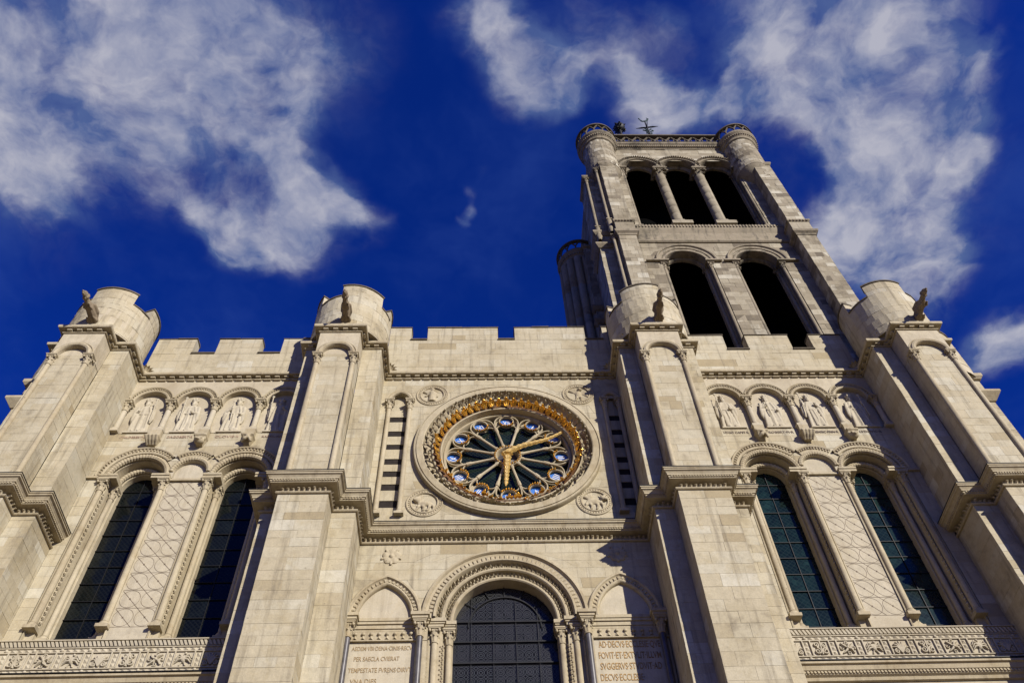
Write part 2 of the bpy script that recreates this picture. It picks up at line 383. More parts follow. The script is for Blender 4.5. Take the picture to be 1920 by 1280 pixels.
class MB:
    """collects faces of ONE object"""
    def __init__(self):
        self.v, self.f, self.t, self.s = [], [], [], []

    def add(self, vs, fs, tint=None, smooth=False):
        o = len(self.v)
        self.v += [tuple(v) for v in vs]
        self.f += [tuple(i + o for i in f) for f in fs]
        self.s += [smooth] * len(fs)
        self.t += [random.uniform(0.3, 0.7) if tint is None else tint] * len(vs)

    def box(self, x0, x1, y0, y1, z0, z1, tint=None):
        self.add([(x0, y0, z0), (x1, y0, z0), (x1, y1, z0), (x0, y1, z0), (x0, y0, z1), (x1, y0, z1), (x1, y1, z1), (x0, y1, z1)],
                 [(0, 1, 5, 4), (1, 2, 6, 5), (2, 3, 7, 6), (3, 0, 4, 7), (4, 5, 6, 7), (3, 2, 1, 0)], tint)

    def hexa(self, b, t, tint=None):
        """8 corners: b = 4 bottom, t = 4 top"""
        self.add(list(b) + list(t), [(0, 1, 5, 4), (1, 2, 6, 5), (2, 3, 7, 6), (3, 0, 4, 7), (4, 5, 6, 7), (3, 2, 1, 0)], tint)

    def grid(self, rows, closed=False, cap=False, tint=None, smooth=True):
        n, m_ = len(rows), len(rows[0])
        vs = [p for r in rows for p in r]
        fs = []
        for i in range(n - 1):
            for j in range(m_ if closed else m_ - 1):
                k = (j + 1) % m_
                fs.append((i * m_ + j, i * m_ + k, (i + 1) * m_ + k, (i + 1) * m_ + j))
        if cap:
            fs.append(tuple(range(m_)))
            fs.append(tuple((n - 1) * m_ + j for j in reversed(range(m_))))
        self.add(vs, fs, tint, smooth)

    def lathe(self, cx, cy, prof, n=16, a0=0.0, a1=None, cap=False, tint=None, smooth=True):
        closed = a1 is None
        k = n if closed else n + 1
        rows = []
        for r, z in prof:
            row = []
            for j in range(k):
                a = (2 * math.pi * j / n) if closed else a0 + (a1 - a0) * j / n
                row.append((cx + r * math.cos(a), cy + r * math.sin(a), z))
            rows.append(row)
        self.grid(rows, closed, cap and closed, tint, smooth)

    def tube(self, pts, rad, n=6, cap=True, tint=None, flat=1.0):
        pts = [Vector(p) for p in pts]
        rows = []
        for i, p in enumerate(pts):
            t = (pts[min(i + 1, len(pts) - 1)] - pts[max(i - 1, 0)]).normalized()
            a = Vector((0, 1, 0)) if abs(t.y) < 0.9 else Vector((1, 0, 0))
            u = t.cross(a).normalized()
            v = t.cross(u).normalized()
            r = rad[i] if isinstance(rad, (list, tuple)) else rad
            rows.append([p + u * (r * math.cos(2 * math.pi * j / n)) + v * (r * flat * math.sin(2 * math.pi * j / n)) for j in range(n)])
        self.grid(rows, True, cap, tint)

    def ellipsoid(self, c, r, nu=10, nv=7, tint=None):
        rows = []
        for i in range(nv + 1):
            b = -math.pi / 2 + math.pi * i / nv
            rr = max(math.cos(b), 0.02)
            rows.append([(c[0] + r[0] * rr * math.cos(2 * math.pi * j / nu), c[1] + r[1] * rr * math.sin(2 * math.pi * j / nu), c[2] + r[2] * math.sin(b)) for j in range(nu)])
        self.grid(rows, True, True, tint)

    def sweep(self, path, prof, closed=False, tint=None, smooth=False, cap=True):
        """profile (outward offset, z) along a plan polyline whose outside lies on its right hand"""
        P = [Vector((p[0], p[1])) for p in path]
        n = len(P)
        nrm = []
        for i in range(n if closed else n - 1):
            d = (P[(i + 1) % n] - P[i]).normalized()
            nrm.append(Vector((d.y, -d.x)))
        rows = []
        for i in range(n):
            if closed:
                a, b = nrm[i - 1], nrm[i]
            else:
                a, b = nrm[max(i - 1, 0)], nrm[min(i, n - 2)]
            mv = (a + b) / max(1 + a.dot(b), 0.2)
            rows.append([(P[i].x + mv.x * o, P[i].y + mv.y * o, z) for o, z in prof])
        if closed:
            rows.append(rows[0])
        vs = [p for r in rows for p in r]
        k = len(prof)
        fs = [(i * k + j, (i + 1) * k + j, (i + 1) * k + j + 1, i * k + j + 1) for i in range(len(rows) - 1) for j in range(k - 1)]
        if cap and not closed:
            fs.append(tuple(range(k)))
            fs.append(tuple((len(rows) - 1) * k + j for j in reversed(range(k))))
        self.add(vs, fs, tint, smooth)

    def arch(self, cx, cz, hw, rise, prof, n=14, tint=None, smooth=True, legs=0.0):
        """profile (outward offset, y) round an arch in the plane of the wall"""
        rows = []
        cols = [arch_pts(cx, cz, hw, rise, o, n, legs) for o, y in prof]
        for j in range(len(cols[0])):
            rows.append([(cols[i][j][0], prof[i][1], cols[i][j][1]) for i in range(len(prof))])
        self.grid(rows, False, False, tint, smooth)

    def ring(self, cx, cz, prof, n=64, tint=None, smooth=True):
        rows = [[(cx + r * math.cos(2 * math.pi * j / n), y, cz + r * math.sin(2 * math.pi * j / n)) for j in range(n)] for r, y in prof]
        self.grid(rows, True, False, tint, smooth)

    def mesh(self, name='mesh', origin=(0, 0, 0)):
        me = bpy.data.meshes.new(name)
        ox, oy, oz = origin
        me.from_pydata([(a - ox, b - oy, c - oz) for a, b, c in self.v], [], self.f)
        me.polygons.foreach_set('use_smooth', self.s)
        at = me.attributes.new('tint', 'FLOAT', 'POINT')
        at.data.foreach_set('value', self.t)
        me.update()
        if any(self.s) and not all(not q for q in self.s):
            me.set_sharp_from_angle(angle=math.radians(38))
        return me

    def build(self, name, mat, parent=None, kind=None, label=None):
        xs, ys, zs = zip(*self.v)
        org = Vector(((min(xs) + max(xs)) / 2, (min(ys) + max(ys)) / 2, min(zs)))
        me = self.mesh(name, org)
        return place(name, me, mat, parent, org, kind, label)

def place(name, me, mat, parent=None, loc=(0, 0, 0), kind=None, label=None, mtx=None):
    o = bpy.data.objects.new(name, me)
    if mat is not None and len(me.materials) == 0:
        me.materials.append(M[mat])
    COL.objects.link(o)
    base = WLOC[parent.name] if parent else Vector((0, 0, 0))
    if parent:
        o.parent = parent
    if mtx is not None:
        o.matrix_basis = Matrix.Translation(-base) @ mtx
        WLOC[o.name] = mtx.to_translation()
    else:
        o.location = Vector(loc) - base
        WLOC[o.name] = Vector(loc)
    if kind:
        o['kind'] = kind
    if label:
        o['label'] = label
    return o

def empty(name, loc, label=None, cat=None, parent=None):
    o = bpy.data.objects.new(name, None)
    o.empty_display_size = 0.5
    COL.objects.link(o)
    if parent:
        o.parent = parent
        o.location = Vector(loc) - WLOC[parent.name]
    else:
        o.location = loc
    WLOC[o.name] = Vector(loc)
    if label:
        o['label'] = label
    if cat:
        o['category'] = cat
    return o

def arch_pts(cx, cz, hw, rise, o, n, legs=0.0):
    R = (hw * hw + rise * rise) / (2 * hw)
    pts = []
    xl = cx - hw + R
    if legs > 0:
        pts.append((cx - hw - o, cz - legs))
    aend = math.acos(max(-1, min(1, (hw - R) / (R + o))))
    for i in range(n + 1):
        a = math.pi + (aend - math.pi) * i / n
        pts.append((xl + (R + o) * math.cos(a), cz + (R + o) * math.sin(a)))
    for q in list(reversed(pts[:-1])):
        pts.append((2 * cx - q[0], q[1]))
    return pts

def arch_at(cx, cz, hw, rise, o, s):
    """point and outward direction at fraction s of an arch"""
    pts = arch_pts(cx, cz, hw, rise, o, 24)
    k = s * (len(pts) - 1)
    i = min(int(k), len(pts) - 2)
    a, b = Vector(pts[i]), Vector(pts[i + 1])
    p = a.lerp(b, k - i)
    t = (b - a).normalized()
    return p, Vector((-t.y, t.x)), t                      # outward is left of travel (left spring to right spring)

def remesh(mb, voxel, name='carving', noise=0.0):
    """one continuous carved surface out of overlapping closed forms"""
    me = mb.mesh('tmp')
    o = bpy.data.objects.new('tmp', me)
    COL.objects.link(o)
    md = o.modifiers.new('r', 'REMESH')
    md.mode = 'VOXEL'
    md.voxel_size = voxel
    md.use_smooth_shade = True
    dg = bpy.context.evaluated_depsgraph_get()
    out = bpy.data.meshes.new_from_object(o.evaluated_get(dg))
    out.name = name
    bpy.data.objects.remove(o)
    bpy.data.meshes.remove(me)
    at = out.attributes.get('tint') or out.attributes.new('tint', 'FLOAT', 'POINT')
    at.data.foreach_set('value', [0.6] * len(at.data))
    out.polygons.foreach_set('use_smooth', [True] * len(out.polygons))
    return out

def text_mesh(s, width, height, extr=0.006):
    cu = bpy.data.curves.new('t', 'FONT')
    cu.body = s
    cu.extrude = extr
    cu.align_x = 'CENTER'
    cu.resolution_u = 3
    cu.offset = 0.004
    o = bpy.data.objects.new('t', cu)
    COL.objects.link(o)
    dg = bpy.context.evaluated_depsgraph_get()
    dg.update()
    me = bpy.data.meshes.new_from_object(o.evaluated_get(dg))
    bpy.data.objects.remove(o)
    xs = [v.co.x for v in me.vertices]; ys = [v.co.y for v in me.vertices]
    kx = width / (max(xs) - min(xs)); ky = height / 0.69
    mx = (max(xs) + min(xs)) / 2
    for v in me.vertices:
        v.co.x = (v.co.x - mx) * kx
        v.co.y *= ky
    return me

UPRIGHT = Matrix.Rotation(math.pi / 2, 4, 'X')            # letters laid flat -> standing on a wall that faces -y

def inscription(s, x, z, width, height, y, mat, parent, name='inscription'):
    return place(name, text_mesh(s, width, height), mat, parent, mtx=Matrix.Translation((x, y, z)) @ UPRIGHT)

# ------------------------------------------------------------------ dressed stone
ASH = {}                                                  # thing -> list of stones

def plane_face(a, b):
    """vertical face from plan point a to b; outside on the right hand"""
    a, b = Vector((a[0], a[1])), Vector((b[0], b[1]))
    L = (b - a).length
    d = (b - a) / L
    n = Vector((d.y, -d.x))
    return (lambda u, v, e: (a.x + d.x * u + n.x * e, a.y + d.y * u + n.y * e, v)), L

def drum_face(cx, cy, r):
    """u = angle * r, counted so that outside faces away from the centre"""
    return lambda u, v, e: (cx + (r + e) * math.cos(u / r), cy + (r + e) * math.sin(u / r), v)

def circ_x(cx, cz, r):
    return lambda v: (cx - math.sqrt(r * r - (v - cz) ** 2), cx + math.sqrt(r * r - (v - cz) ** 2)) if abs(v - cz) < r else None

def rect_x(a, b, z0, z1):
    return lambda v: (a, b) if z0 <= v <= z1 else None

def arch_x(cx, cz, hw, rise, z0):
    R = (hw * hw + rise * rise) / (2 * hw)
    def f(v):
        if v < z0 or v > cz + rise:
            return None
        if v <= cz:
            return (cx - hw, cx + hw)
        w = math.sqrt(max(R * R - (v - cz) ** 2, 0)) - (R - hw)
        return (cx - w, cx + w) if w > 0 else None
    return f

def free_spans(u0, u1, v0, v1, ex):
    def merged(v):
        iv = sorted(i for i in (e(v) for e in ex) if i)
        out = []
        for a, b in iv:
            a, b = max(a, u0), min(b, u1)
            if b <= a: continue
            if out and a <= out[-1][1] + 0.01:
                out[-1][1] = max(out[-1][1], b)
            else:
                out.append([a, b])
        return out
    A, B = merged(v0 + 1e-4), merged(v1 - 1e-4)
    if len(A) != len(B):
        if len(A) == 1 and not B:
            mid = sum(A[0]) / 2; B = [[mid, mid]]
        elif len(B) == 1 and not A:
            A = B = [list(B[0])]
        else:
            A = B = merged((v0 + v1) / 2)
    spans, l0, l1 = [], u0, u0
    for (a0, b0), (a1, b1) in zip(A, B):
        spans.append((l0, l1, a0, a1))
        l0, l1 = b0, b1
    spans.append((l0, l1, u1, u1))
    return [s for s in spans if (s[2] - s[0]) + (s[3] - s[1]) > 0.02]

def core_face(mb, P, u0, u1, z0, z1, ex=(), dv=0.12, depth=-0.006, nseg=1):
    if not ex and nseg == 1:
        mb.add([P(u0, z0, depth), P(u1, z0, depth), P(u1, z1, depth), P(u0, z1, depth)], [(0, 1, 2, 3)])
        return
    n = max(1, int((z1 - z0) / dv)) if ex else 1
    for i in range(n):
        a, b = z0 + (z1 - z0) * i / n, z0 + (z1 - z0) * (i + 1) / n
        for (l0, l1, r0, r1) in free_spans(u0, u1, a, b, ex):
            for k in range(nseg):
                f0, f1 = k / nseg, (k + 1) / nseg
                mb.add([P(l0 + (r0 - l0) * f0, a, depth), P(l0 + (r0 - l0) * f1, a, depth), P(l1 + (r1 - l1) * f1, b, depth), P(l1 + (r1 - l1) * f0, b, depth)], [(0, 1, 2, 3)])

def ashlar(thing, part, P, u0, u1, z0, z1, ex=(), ch=0.33, ln=0.75, nseg=1, mat='stone', spread=0.16, mean=0.55, rough=0.003, rnd=None):
    rnd = rnd or random
    z = z0
    odd = 0
    gap = 0.003
    while z < z1 - 0.08:
        h = ch * rnd.uniform(0.78, 1.25)
        if z + h > z1 - 0.14:
            h = z1 - z
        for (l0, l1, r0, r1) in free_spans(u0, u1, z, z + h, ex):
            L = ((r0 - l0) + (r1 - l1)) / 2
            if L < 0.06:
                continue
            cuts = [0.0]
            q = ln * (rnd.uniform(0.35, 0.65) if odd % 2 else rnd.uniform(0.75, 1.1))
            while q < L - 0.22 * ln:
                cuts.append(q / L)
                q += ln * rnd.choice((rnd.uniform(0.5, 0.8), rnd.uniform(0.8, 1.3), rnd.uniform(1.2, 1.7)))
            cuts.append(1.0)
            for a, b in zip(cuts, cuts[1:]):
                ga, gb = gap, gap
                bl, br = l0 + (r0 - l0) * a + ga, l0 + (r0 - l0) * b - gb
                tl, tr = l1 + (r1 - l1) * a + ga, l1 + (r1 - l1) * b - gb
                if tr < tl: tl = tr = (tl + tr) / 2
                if br < bl: bl = br = (bl + br) / 2
                zb, zt = z + gap, z + h - gap
                base = rnd.uniform(-rough, rough)
                vs, fs = [], []
                for k in range(nseg + 1):
                    f = k / nseg
                    e = base + rnd.uniform(-rough, rough) * 0.6
                    vs += [P(bl + (br - bl) * f, zb, e), P(tl + (tr - tl) * f, zt, e + rnd.uniform(-rough, rough) * 0.6)]
                m0 = len(vs)
                for k in range(nseg + 1):
                    f = k / nseg
                    vs += [P(bl + (br - bl) * f, zb, -0.03), P(tl + (tr - tl) * f, zt, -0.03)]
                for k in range(nseg):
                    i = 2 * k
                    fs += [(i, i + 2, i + 3, i + 1), (m0 + i, m0 + i + 2, i + 2, i), (i + 1, i + 3, m0 + i + 3, m0 + i + 1)]
                fs += [(0, 1, m0 + 1, m0), (2 * nseg, m0 + 2 * nseg, m0 + 2 * nseg + 1, 2 * nseg + 1)]
                t = min(1, max(0, rnd.gauss(mean, spread)))
                if rnd.random() < 0.035:
                    t = rnd.choice((0.05, 0.98))
                ASH.setdefault(thing, []).append((part, vs, fs, t, mat))
        z += h
        odd += 1

def screen_area(vs):
    q = [project(v) for v in vs]
    if any(a is None for a in q):
        return 0
    xs = [min(max(a[0], 0), 1024) for a in q]; ys = [min(max(a[1], 0), 682) for a in q]
    # four corners of the front face
    c = [(xs[0], ys[0]), (xs[-2], ys[-2]), (xs[-1], ys[-1]), (xs[1], ys[1])]
    return abs(sum(c[i][0] * c[(i + 1) % 4][1] - c[(i + 1) % 4][0] * c[i][1] for i in range(4))) / 2

def flush_ashlar(limit=300):
    for thing, stones in ASH.items():
        sc = sorted(range(len(stones)), key=lambda i: -screen_area(stones[i][1][:len(stones[i][1]) // 2]))
        big = set(sc[:limit])
        rest = {}
        for i, (part, vs, fs, t, mat) in enumerate(stones):
            if i in big:
                b = MB(); b.add(vs, fs, t)
                b.build('stone', mat, part)
            else:
                rest.setdefault((part.name, mat), (part, MB()))[1].add(vs, fs, t)
        for (pn, mat), (part, b) in rest.items():
            b.build('stonework', mat, part, kind='stuff')

def clip_convex(poly, clip):
    """Sutherland-Hodgman; clip polygon counter-clockwise"""
    out = list(poly)
    for i in range(len(clip)):
        a, b = clip[i], clip[(i + 1) % len(clip)]
        inp, out = out, []
        def side(p): return (b[0] - a[0]) * (p[1] - a[1]) - (b[1] - a[1]) * (p[0] - a[0])
        for j in range(len(inp)):
            p, q = inp[j], inp[(j + 1) % len(inp)]
            sp, sq = side(p), side(q)
            if sp >= 0: out.append(p)
            if (sp >= 0) != (sq >= 0):
                t = sp / (sp - sq)
                out.append((p[0] + (q[0] - p[0]) * t, p[1] + (q[1] - p[1]) * t))
        if not out:
            return []
    return out

# ------------------------------------------------------------------ small shared carvings
def leaf_mesh(name, w=0.06, h=0.16, curl=0.06, tint=0.5):
    """curled three-lobed leaf with a knob at its tip: local x across, z up, -y out of the wall"""
    b = MB()
    def lobe(x0, lean, sc, z0):
        rows = []
        for i in range(6):
            s = i / 5
            ww = w * sc * (0.45, 0.62, 0.55, 0.66, 0.5, 0.12)[i]
            y = -0.01 - curl * sc * (0.0, 0.18, 0.35, 0.75, 1.0, 0.85)[i]
            z = z0 + h * sc * (0.0, 0.3, 0.58, 0.82, 0.86, 0.66)[i]
            x = x0 + lean * s * w
            rows.append([(x - ww, y + 0.3 * w, z - 0.1 * w), (x, y - 0.12 * w, z + 0.05 * w), (x + ww, y + 0.3 * w, z - 0.1 * w)])
        b.grid(rows, tint=tint)
    lobe(0, 0.1, 1.0, 0)
    lobe(-0.35 * w, -0.75, 0.66, 0.0)
    lobe(0.35 * w, 0.75, 0.70, 0.02)
    b.ellipsoid((0.05 * w, -curl * 0.95, h * 0.74), (0.38 * w, 0.38 * w, 0.38 * w), 7, 5, tint)
    return b.mesh(name)

def capital_mesh():
    """unit capital: shaft radius 1 below, height 4.6, abacus on top; axis on the origin"""
    b = MB()
    b.lathe(0, 0, [(0.98, -0.15), (1.25, -0.05), (1.25, 0.25), (1.0, 0.38), (1.05, 1.2), (1.2, 2.2), (1.55, 3.2), (1.75, 3.7)], 12, tint=0.5)
    for tier, (z, r, hh, ww, cu) in enumerate(((0.4, 1.05, 1.9, 0.5, 0.75), (1.5, 1.15, 2.2, 0.5, 0.95))):
        for k in range(8):
            a = math.pi / 4 * (k + 0.5 * tier)
            u = Vector((math.cos(a), math.sin(a), 0)); t = Vector((-math.sin(a), math.cos(a), 0))
            rows = []
            for i in range(5):
                s = i / 4
                w_ = ww * (1.0, 1.15, 1.0, 0.8, 0.35)[i]
                o = r + cu * (0.0, 0.12, 0.3, 0.75, 0.85)[i]
                zz = z + hh * (0.0, 0.4, 0.75, 0.95, 0.72)[i]
                c = u * o + Vector((0, 0, zz))
                rows.append([c - t * w_ - u * 0.18, c + u * 0.08, c + t * w_ - u * 0.18])
            b.grid(rows, tint=0.5)
    for sx in (-1, 1):
        for sy in (-1, 1):
            b.ellipsoid((sx * 1.5, sy * 1.5, 3.45), (0.5, 0.5, 0.5), 8, 5, 0.5)
    b.box(-1.9, 1.9, -1.9, 1.9, 3.85, 4.15, 0.5)
    b.box(-2.1, 2.1, -2.1, 2.1, 4.15, 4.6, 0.5)
    me = b.mesh('capital')
    me.materials.append(M['carved'])
    return me

CAPITAL = None
def capital(x, y, ztop, r, h, parent, mat='carved', name='capital'):
    """capital whose abacus top is at ztop, over a shaft of radius r"""
    global CAPITAL
    if CAPITAL is None:
        CAPITAL = {}
    if mat not in CAPITAL:
        me = capital_mesh() if not CAPITAL else list(CAPITAL.values())[0].copy()
        me.materials.clear(); me.materials.append(M[mat])
        CAPITAL[mat] = me
    k = h / 4.6
    return place(name, CAPITAL[mat], None, parent, mtx=Matrix.Translation((x, y, ztop - h)) @ Matrix.Diagonal((r, r, k, 1)))

def shaft(x, y, z0, z1, r, parent, mat='carved', base=True, name='colonnette', n=14, drums=0):
    b = MB()
    prof = []
    if base:
        prof += [(r * 1.75, z0), (r * 1.75, z0 + r * 0.7), (r * 1.6, z0 + r * 0.9), (r * 1.25, z0 + r * 1.2), (r * 1.4, z0 + r * 1.5), (r * 1.05, z0 + r * 1.9)]
    else:
        prof += [(r, z0)]
    if drums:
        zs = prof[-1][1]
        for i in range(1, drums):
            z = zs + (z1 - zs) * i / drums
            prof += [(r, z - 0.012), (r * 0.985, z - 0.006), (r * 0.985, z + 0.006), (r, z + 0.012)]
    prof += [(r, z1)]
    b.lathe(x, y, prof, n, tint=random.uniform(0.35, 0.75))
    if base:
        b.box(x - r * 1.9, x + r * 1.9, y - r * 1.9, y + r * 1.9, z0 - r * 1.1, z0 + 0.002)
    return b.build(name, mat, parent)

def beaded_roll(mb, cx, cz, hw, rise, o, y, r, nb, s0=0.0, s1=1.0, tint=None):
    """roll moulding cut into beads, following an arch"""
    pts, rad = [], []
    for i in range(nb * 3 + 1):
        s = s0 + (s1 - s0) * i / (nb * 3)
        p, n, t = arch_at(cx, cz, hw, rise, o, min(max(s, 0), 1))
        pts.append((p.x, y, p.y))
        rad.append(r * (0.86 if i % 3 == 0 else 1.04))
    mb.tube(pts, rad, 8, True, tint)

def teeth(mb, cx, cz, hw, rise, o, y, n, size, s0=0.02, s1=0.98, depth=0.06, slant=0.4):
    """row of little carved teeth round an arch"""
    for i in range(n):
        s = s0 + (s1 - s0) * (i + 0.5) / n
        p, nv, t = arch_at(cx, cz, hw, rise, o, s)
        c = Vector((p.x, y, p.y)); T = Vector((t.x, 0, t.y)); Nn = Vector((nv.x, 0, nv.y)); Y = Vector((0, -1, 0))
        a, hgt = size * 0.36, size * 0.5
        base = [c - T * a - Nn * hgt, c + T * a - Nn * hgt, c + T * a + Nn * hgt, c - T * a + Nn * hgt]
        tip = [q + Y * depth + T * a * slant for q in base]
        ctr = sum((q for q in tip), Vector()) / 4
        tip = [ctr + (q - ctr) * 0.55 for q in tip]
        mb.hexa(base, tip)

def leaves_on_arch(mb, cx, cz, hw, rise, o, y, n, size, s0=0.0, s1=1.0):
    """knobbly foliage round an arch"""
    for i in range(n):
        s = s0 + (s1 - s0) * (i + 0.5) / n
        p, nv, t = arch_at(cx, cz, hw, rise, o, s)
        c = Vector((p.x, y, p.y)); T = Vector((t.x, 0, t.y)); Nn = Vector((nv.x, 0, nv.y)); Y = Vector((0, -1, 0))
        w = size * random.uniform(0.85, 1.15)
        for k, (dn, dt, dy, sc) in enumerate(((0.25, 0.0, 0.25, 0.55), (-0.25, 0.22, 0.35, 0.45), (-0.2, -0.25, 0.3, 0.42))):
            q = c + Nn * dn * w + T * dt * w + Y * dy * w
            e = w * sc
            mb.add([q - T * e * .5, q + Nn * e * .6, q + T * e * .5, q - Nn * e * .6, q + Y * e * 0.75], [(0, 1, 4), (1, 2, 4), (2, 3, 4), (3, 0, 4)])

# ------------------------------------------------------------------ ground
g = MB()
g.add([(-400, -400, 0), (400, -400, 0), (400, 400, 0), (-400, 400, 0)], [(0, 1, 2, 3)])
ground = g.build('plaza_ground', 'paving', kind='structure', label='pale paved square in front of the church')
ground['category'] = 'ground'

# ------------------------------------------------------------------ the church front
CHURCH = empty('church_front', (0, 0, 0), 'sunlit cream limestone church front with buttresses, battlements and a gilded clock', 'church')
Y1, Y2 = -1.36, -2.10
BUT = [dict(p1=(-15.95, -13.30), p2=(-15.35, -13.95), c=-14.65, cren=28.95, top=29.60, mer=[(-112, -50), (-18, 45), (-215, -150)], g=-14.55),
       dict(p1=(-7.08, -4.42), p2=(-6.50, -5.10), c=-5.75, cren=29.05, top=29.75, mer=[(-102, -36), (-10, 50), (-205, -140)], g=-5.68),
       dict(p1=(4.08, 6.76), p2=(4.65, 6.12), c=5.42, cren=29.10, top=29.80, mer=[(-132, -71), (-30, 30), (-230, -165)], g=5.52),
       dict(p1=(13.35, 16.10), p2=(14.03, 15.50), c=14.78, cren=29.25, top=29.98, mer=[(-126, -66), (-30, 30), (-220, -165)], g=15.05)]
ZC0, ZC1 = 18.87, 19.43                                    # great cornice
ZS0, ZS1 = 26.73, 27.10                                    # string course under the battlements

def but_path(b, d0=0.0, d1=0.0):
    return [(b['p1'][0], d0), (b['p1'][0], Y1), (b['p2'][0], Y1), (b['p2'][0], Y2), (b['p2'][1], Y2), (b['p2'][1], Y1), (b['p1'][1], Y1), (b['p1'][1], d1)]

CORNICE = [(-0.02, 18.87), (0.05, 18.87), (0.075, 18.90), (0.05, 18.945), (0.03, 18.955), (-0.05, 18.965), (-0.065, 19.05), (-0.03, 19.10), (0.20, 19.115), (0.22, 19.12), (0.22, 19.15),
           (0.24, 19.155), (0.24, 19.205), (0.27, 19.21), (0.275, 19.25), (0.31, 19.31), (0.355, 19.335), (0.355, 19.385), (0.38, 19.39), (0.38, 19.425), (-0.02, 19.45)]
STRING = [(-0.02, 26.87), (0.195, 26.87), (0.215, 26.90), (0.215, 26.99), (0.05, 27.15), (-0.02, 27.15)]

def along(path, off, step, end=0.06):
    """points on a plan path shifted outward, with mitred length"""
    P = [Vector(p) for p in path]
    n = []
    for a, b in zip(P, P[1:]):
        d = (b - a).normalized(); n.append(Vector((d.y, -d.x)))
    res = []
    for i, (a, b) in enumerate(zip(P, P[1:])):
        d = (b - a).normalized()
        s = e = 0.0
        if i > 0: s = off * (-1 if n[i - 1].dot(d) > 0 else 1) * -1 if False else off * (1 if n[i - 1].dot(d) < 0 else -1)
        if i < len(n) - 1: e = off * (1 if n[i + 1].dot(d) > 0 else -1)
        L0, L1 = -s + end, (b - a).length + e - end
        k = max(1, int(round((L1 - L0) / step)))
        for j in range(k):
            q = a + d * (L0 + (L1 - L0) * (j + 0.5) / k) + n[i] * off
            res.append((q, n[i], d))
    return res

LEAF = leaf_mesh('leaf', 0.055, 0.13, 0.06)

def cornice(path, parent):
    b = MB(); b.sweep(path, CORNICE)
    co = b.build('cornice', 'carved', parent)
    b = MB(); b.sweep(path, [(-0.02, 19.452), (0.395, 19.427), (0.395, 19.447), (-0.02, 19.49)])
    b.build('flashing_shadow_line', 'iron', co)  # thin black strip: lead edge and painted shadow line in one
    b = MB()
    for q, n, d in along(path, 0.24, 0.075):
        a, t = Vector((q.x, q.y, 19.18)), Vector((d.x, d.y, 0)) * 0.024
        o = Vector((n.x, n.y, 0)) * 0.022
        b.hexa([a - t - Vector((0, 0, .02)), a + t - Vector((0, 0, .02)), a + t - Vector((0, 0, .02)) + o, a - t - Vector((0, 0, .02)) + o],
               [a - t + Vector((0, 0, .02)), a + t + Vector((0, 0, .02)), a + t + Vector((0, 0, .02)) + o, a - t + Vector((0, 0, .02)) + o])
    b.build('bead_row', 'carved', co, kind='stuff')
    b = MB()
    for i, (q, n, d) in enumerate(along(path, 0.02, 0.14)):
        D, Nn = Vector((d.x, d.y, 0)), Vector((n.x, n.y, 0))
        a = Vector((q.x, q.y, 18.955))
        s = random.uniform(0.45, 0.85)
        rows = []
        for k, (w, o, h) in enumerate(((0.03, -0.02, 0.0), (0.04, 0.0, 0.04), (0.045, 0.03, 0.08), (0.04, 0.10, 0.115), (0.015, 0.125, 0.075))):
            c = a + Nn * o * s + Vector((0, 0, h * s))
            rows.append([c - D * w, c + Nn * 0.02 - Vector((0, 0, 0.012)), c + D * w])
        b.grid(rows)
    b.build('leaf_row', 'carved', co, kind='stuff')
    return co

def string_course(path, parent, double):
    b = MB(); b.sweep(path, STRING)
    so = b.build('string_course', 'carved', parent)
    b = MB()
    for i, (q, n, d) in enumerate(along(path, 0.0, 0.34, 0.02)):
        D, Nn = Vector((d.x, d.y, 0)), Vector((n.x, n.y, 0))
        a = Vector((q.x, q.y, 0))
        w = 0.085
        def blk(z0, z1, w, o):
            c = [a - D * w - Nn * 0.02, a + D * w - Nn * 0.02, a + D * w + Nn * o, a - D * w + Nn * o]
            b.hexa([p + Vector((0, 0, z0)) for p in c[:2]] + [p + Vector((0, 0, z0 + 0.03)) for p in c[2:]], [p + Vector((0, 0, z1)) for p in c])
        blk(26.765, 26.868, w, 0.135)
        if double and abs(n.y + 1) < 0.01 and q.y > -0.2:
            blk(26.665, 26.735, 0.12, 0.075)
    b.build('dentil_row', 'carved', so, kind='stuff')
    if double:
        b = MB(); b.sweep(path, [(-0.02, 26.735), (0.045, 26.735), (0.06, 26.762), (-0.02, 26.764)]); b.build('fillet', 'carved', so)

# --- leaf ornament set on the re-entrant corners of the string course
def crocket_mesh():
    b = MB()
    b.box(-0.12, 0.12, -0.12, 0.12, 0, 0.10, 0.5)
    for k in range(5):
        a = -math.pi / 2 + (k - 2) * 0.5
        u = Vector((math.cos(a), math.sin(a), 0)); t = Vector((-u.y, u.x, 0))
        rows = []
        for i in range(5):
            s = i / 4
            c = u * (0.05 + 0.30 * s ** 1.5) + Vector((0, 0, 0.05 + 0.34 * s - 0.12 * s ** 4))
            w = 0.075 * (1.0, 1.1, 1.0, 0.75, 0.2)[i]
            rows.append([c - t * w - u * 0.03, c + u * 0.025, c + t * w - u * 0.03])
        b.grid(rows, tint=0.4)
    me = b.mesh('crocket'); me.materials.append(M['carved'])
    return me
CROCKET = crocket_mesh()

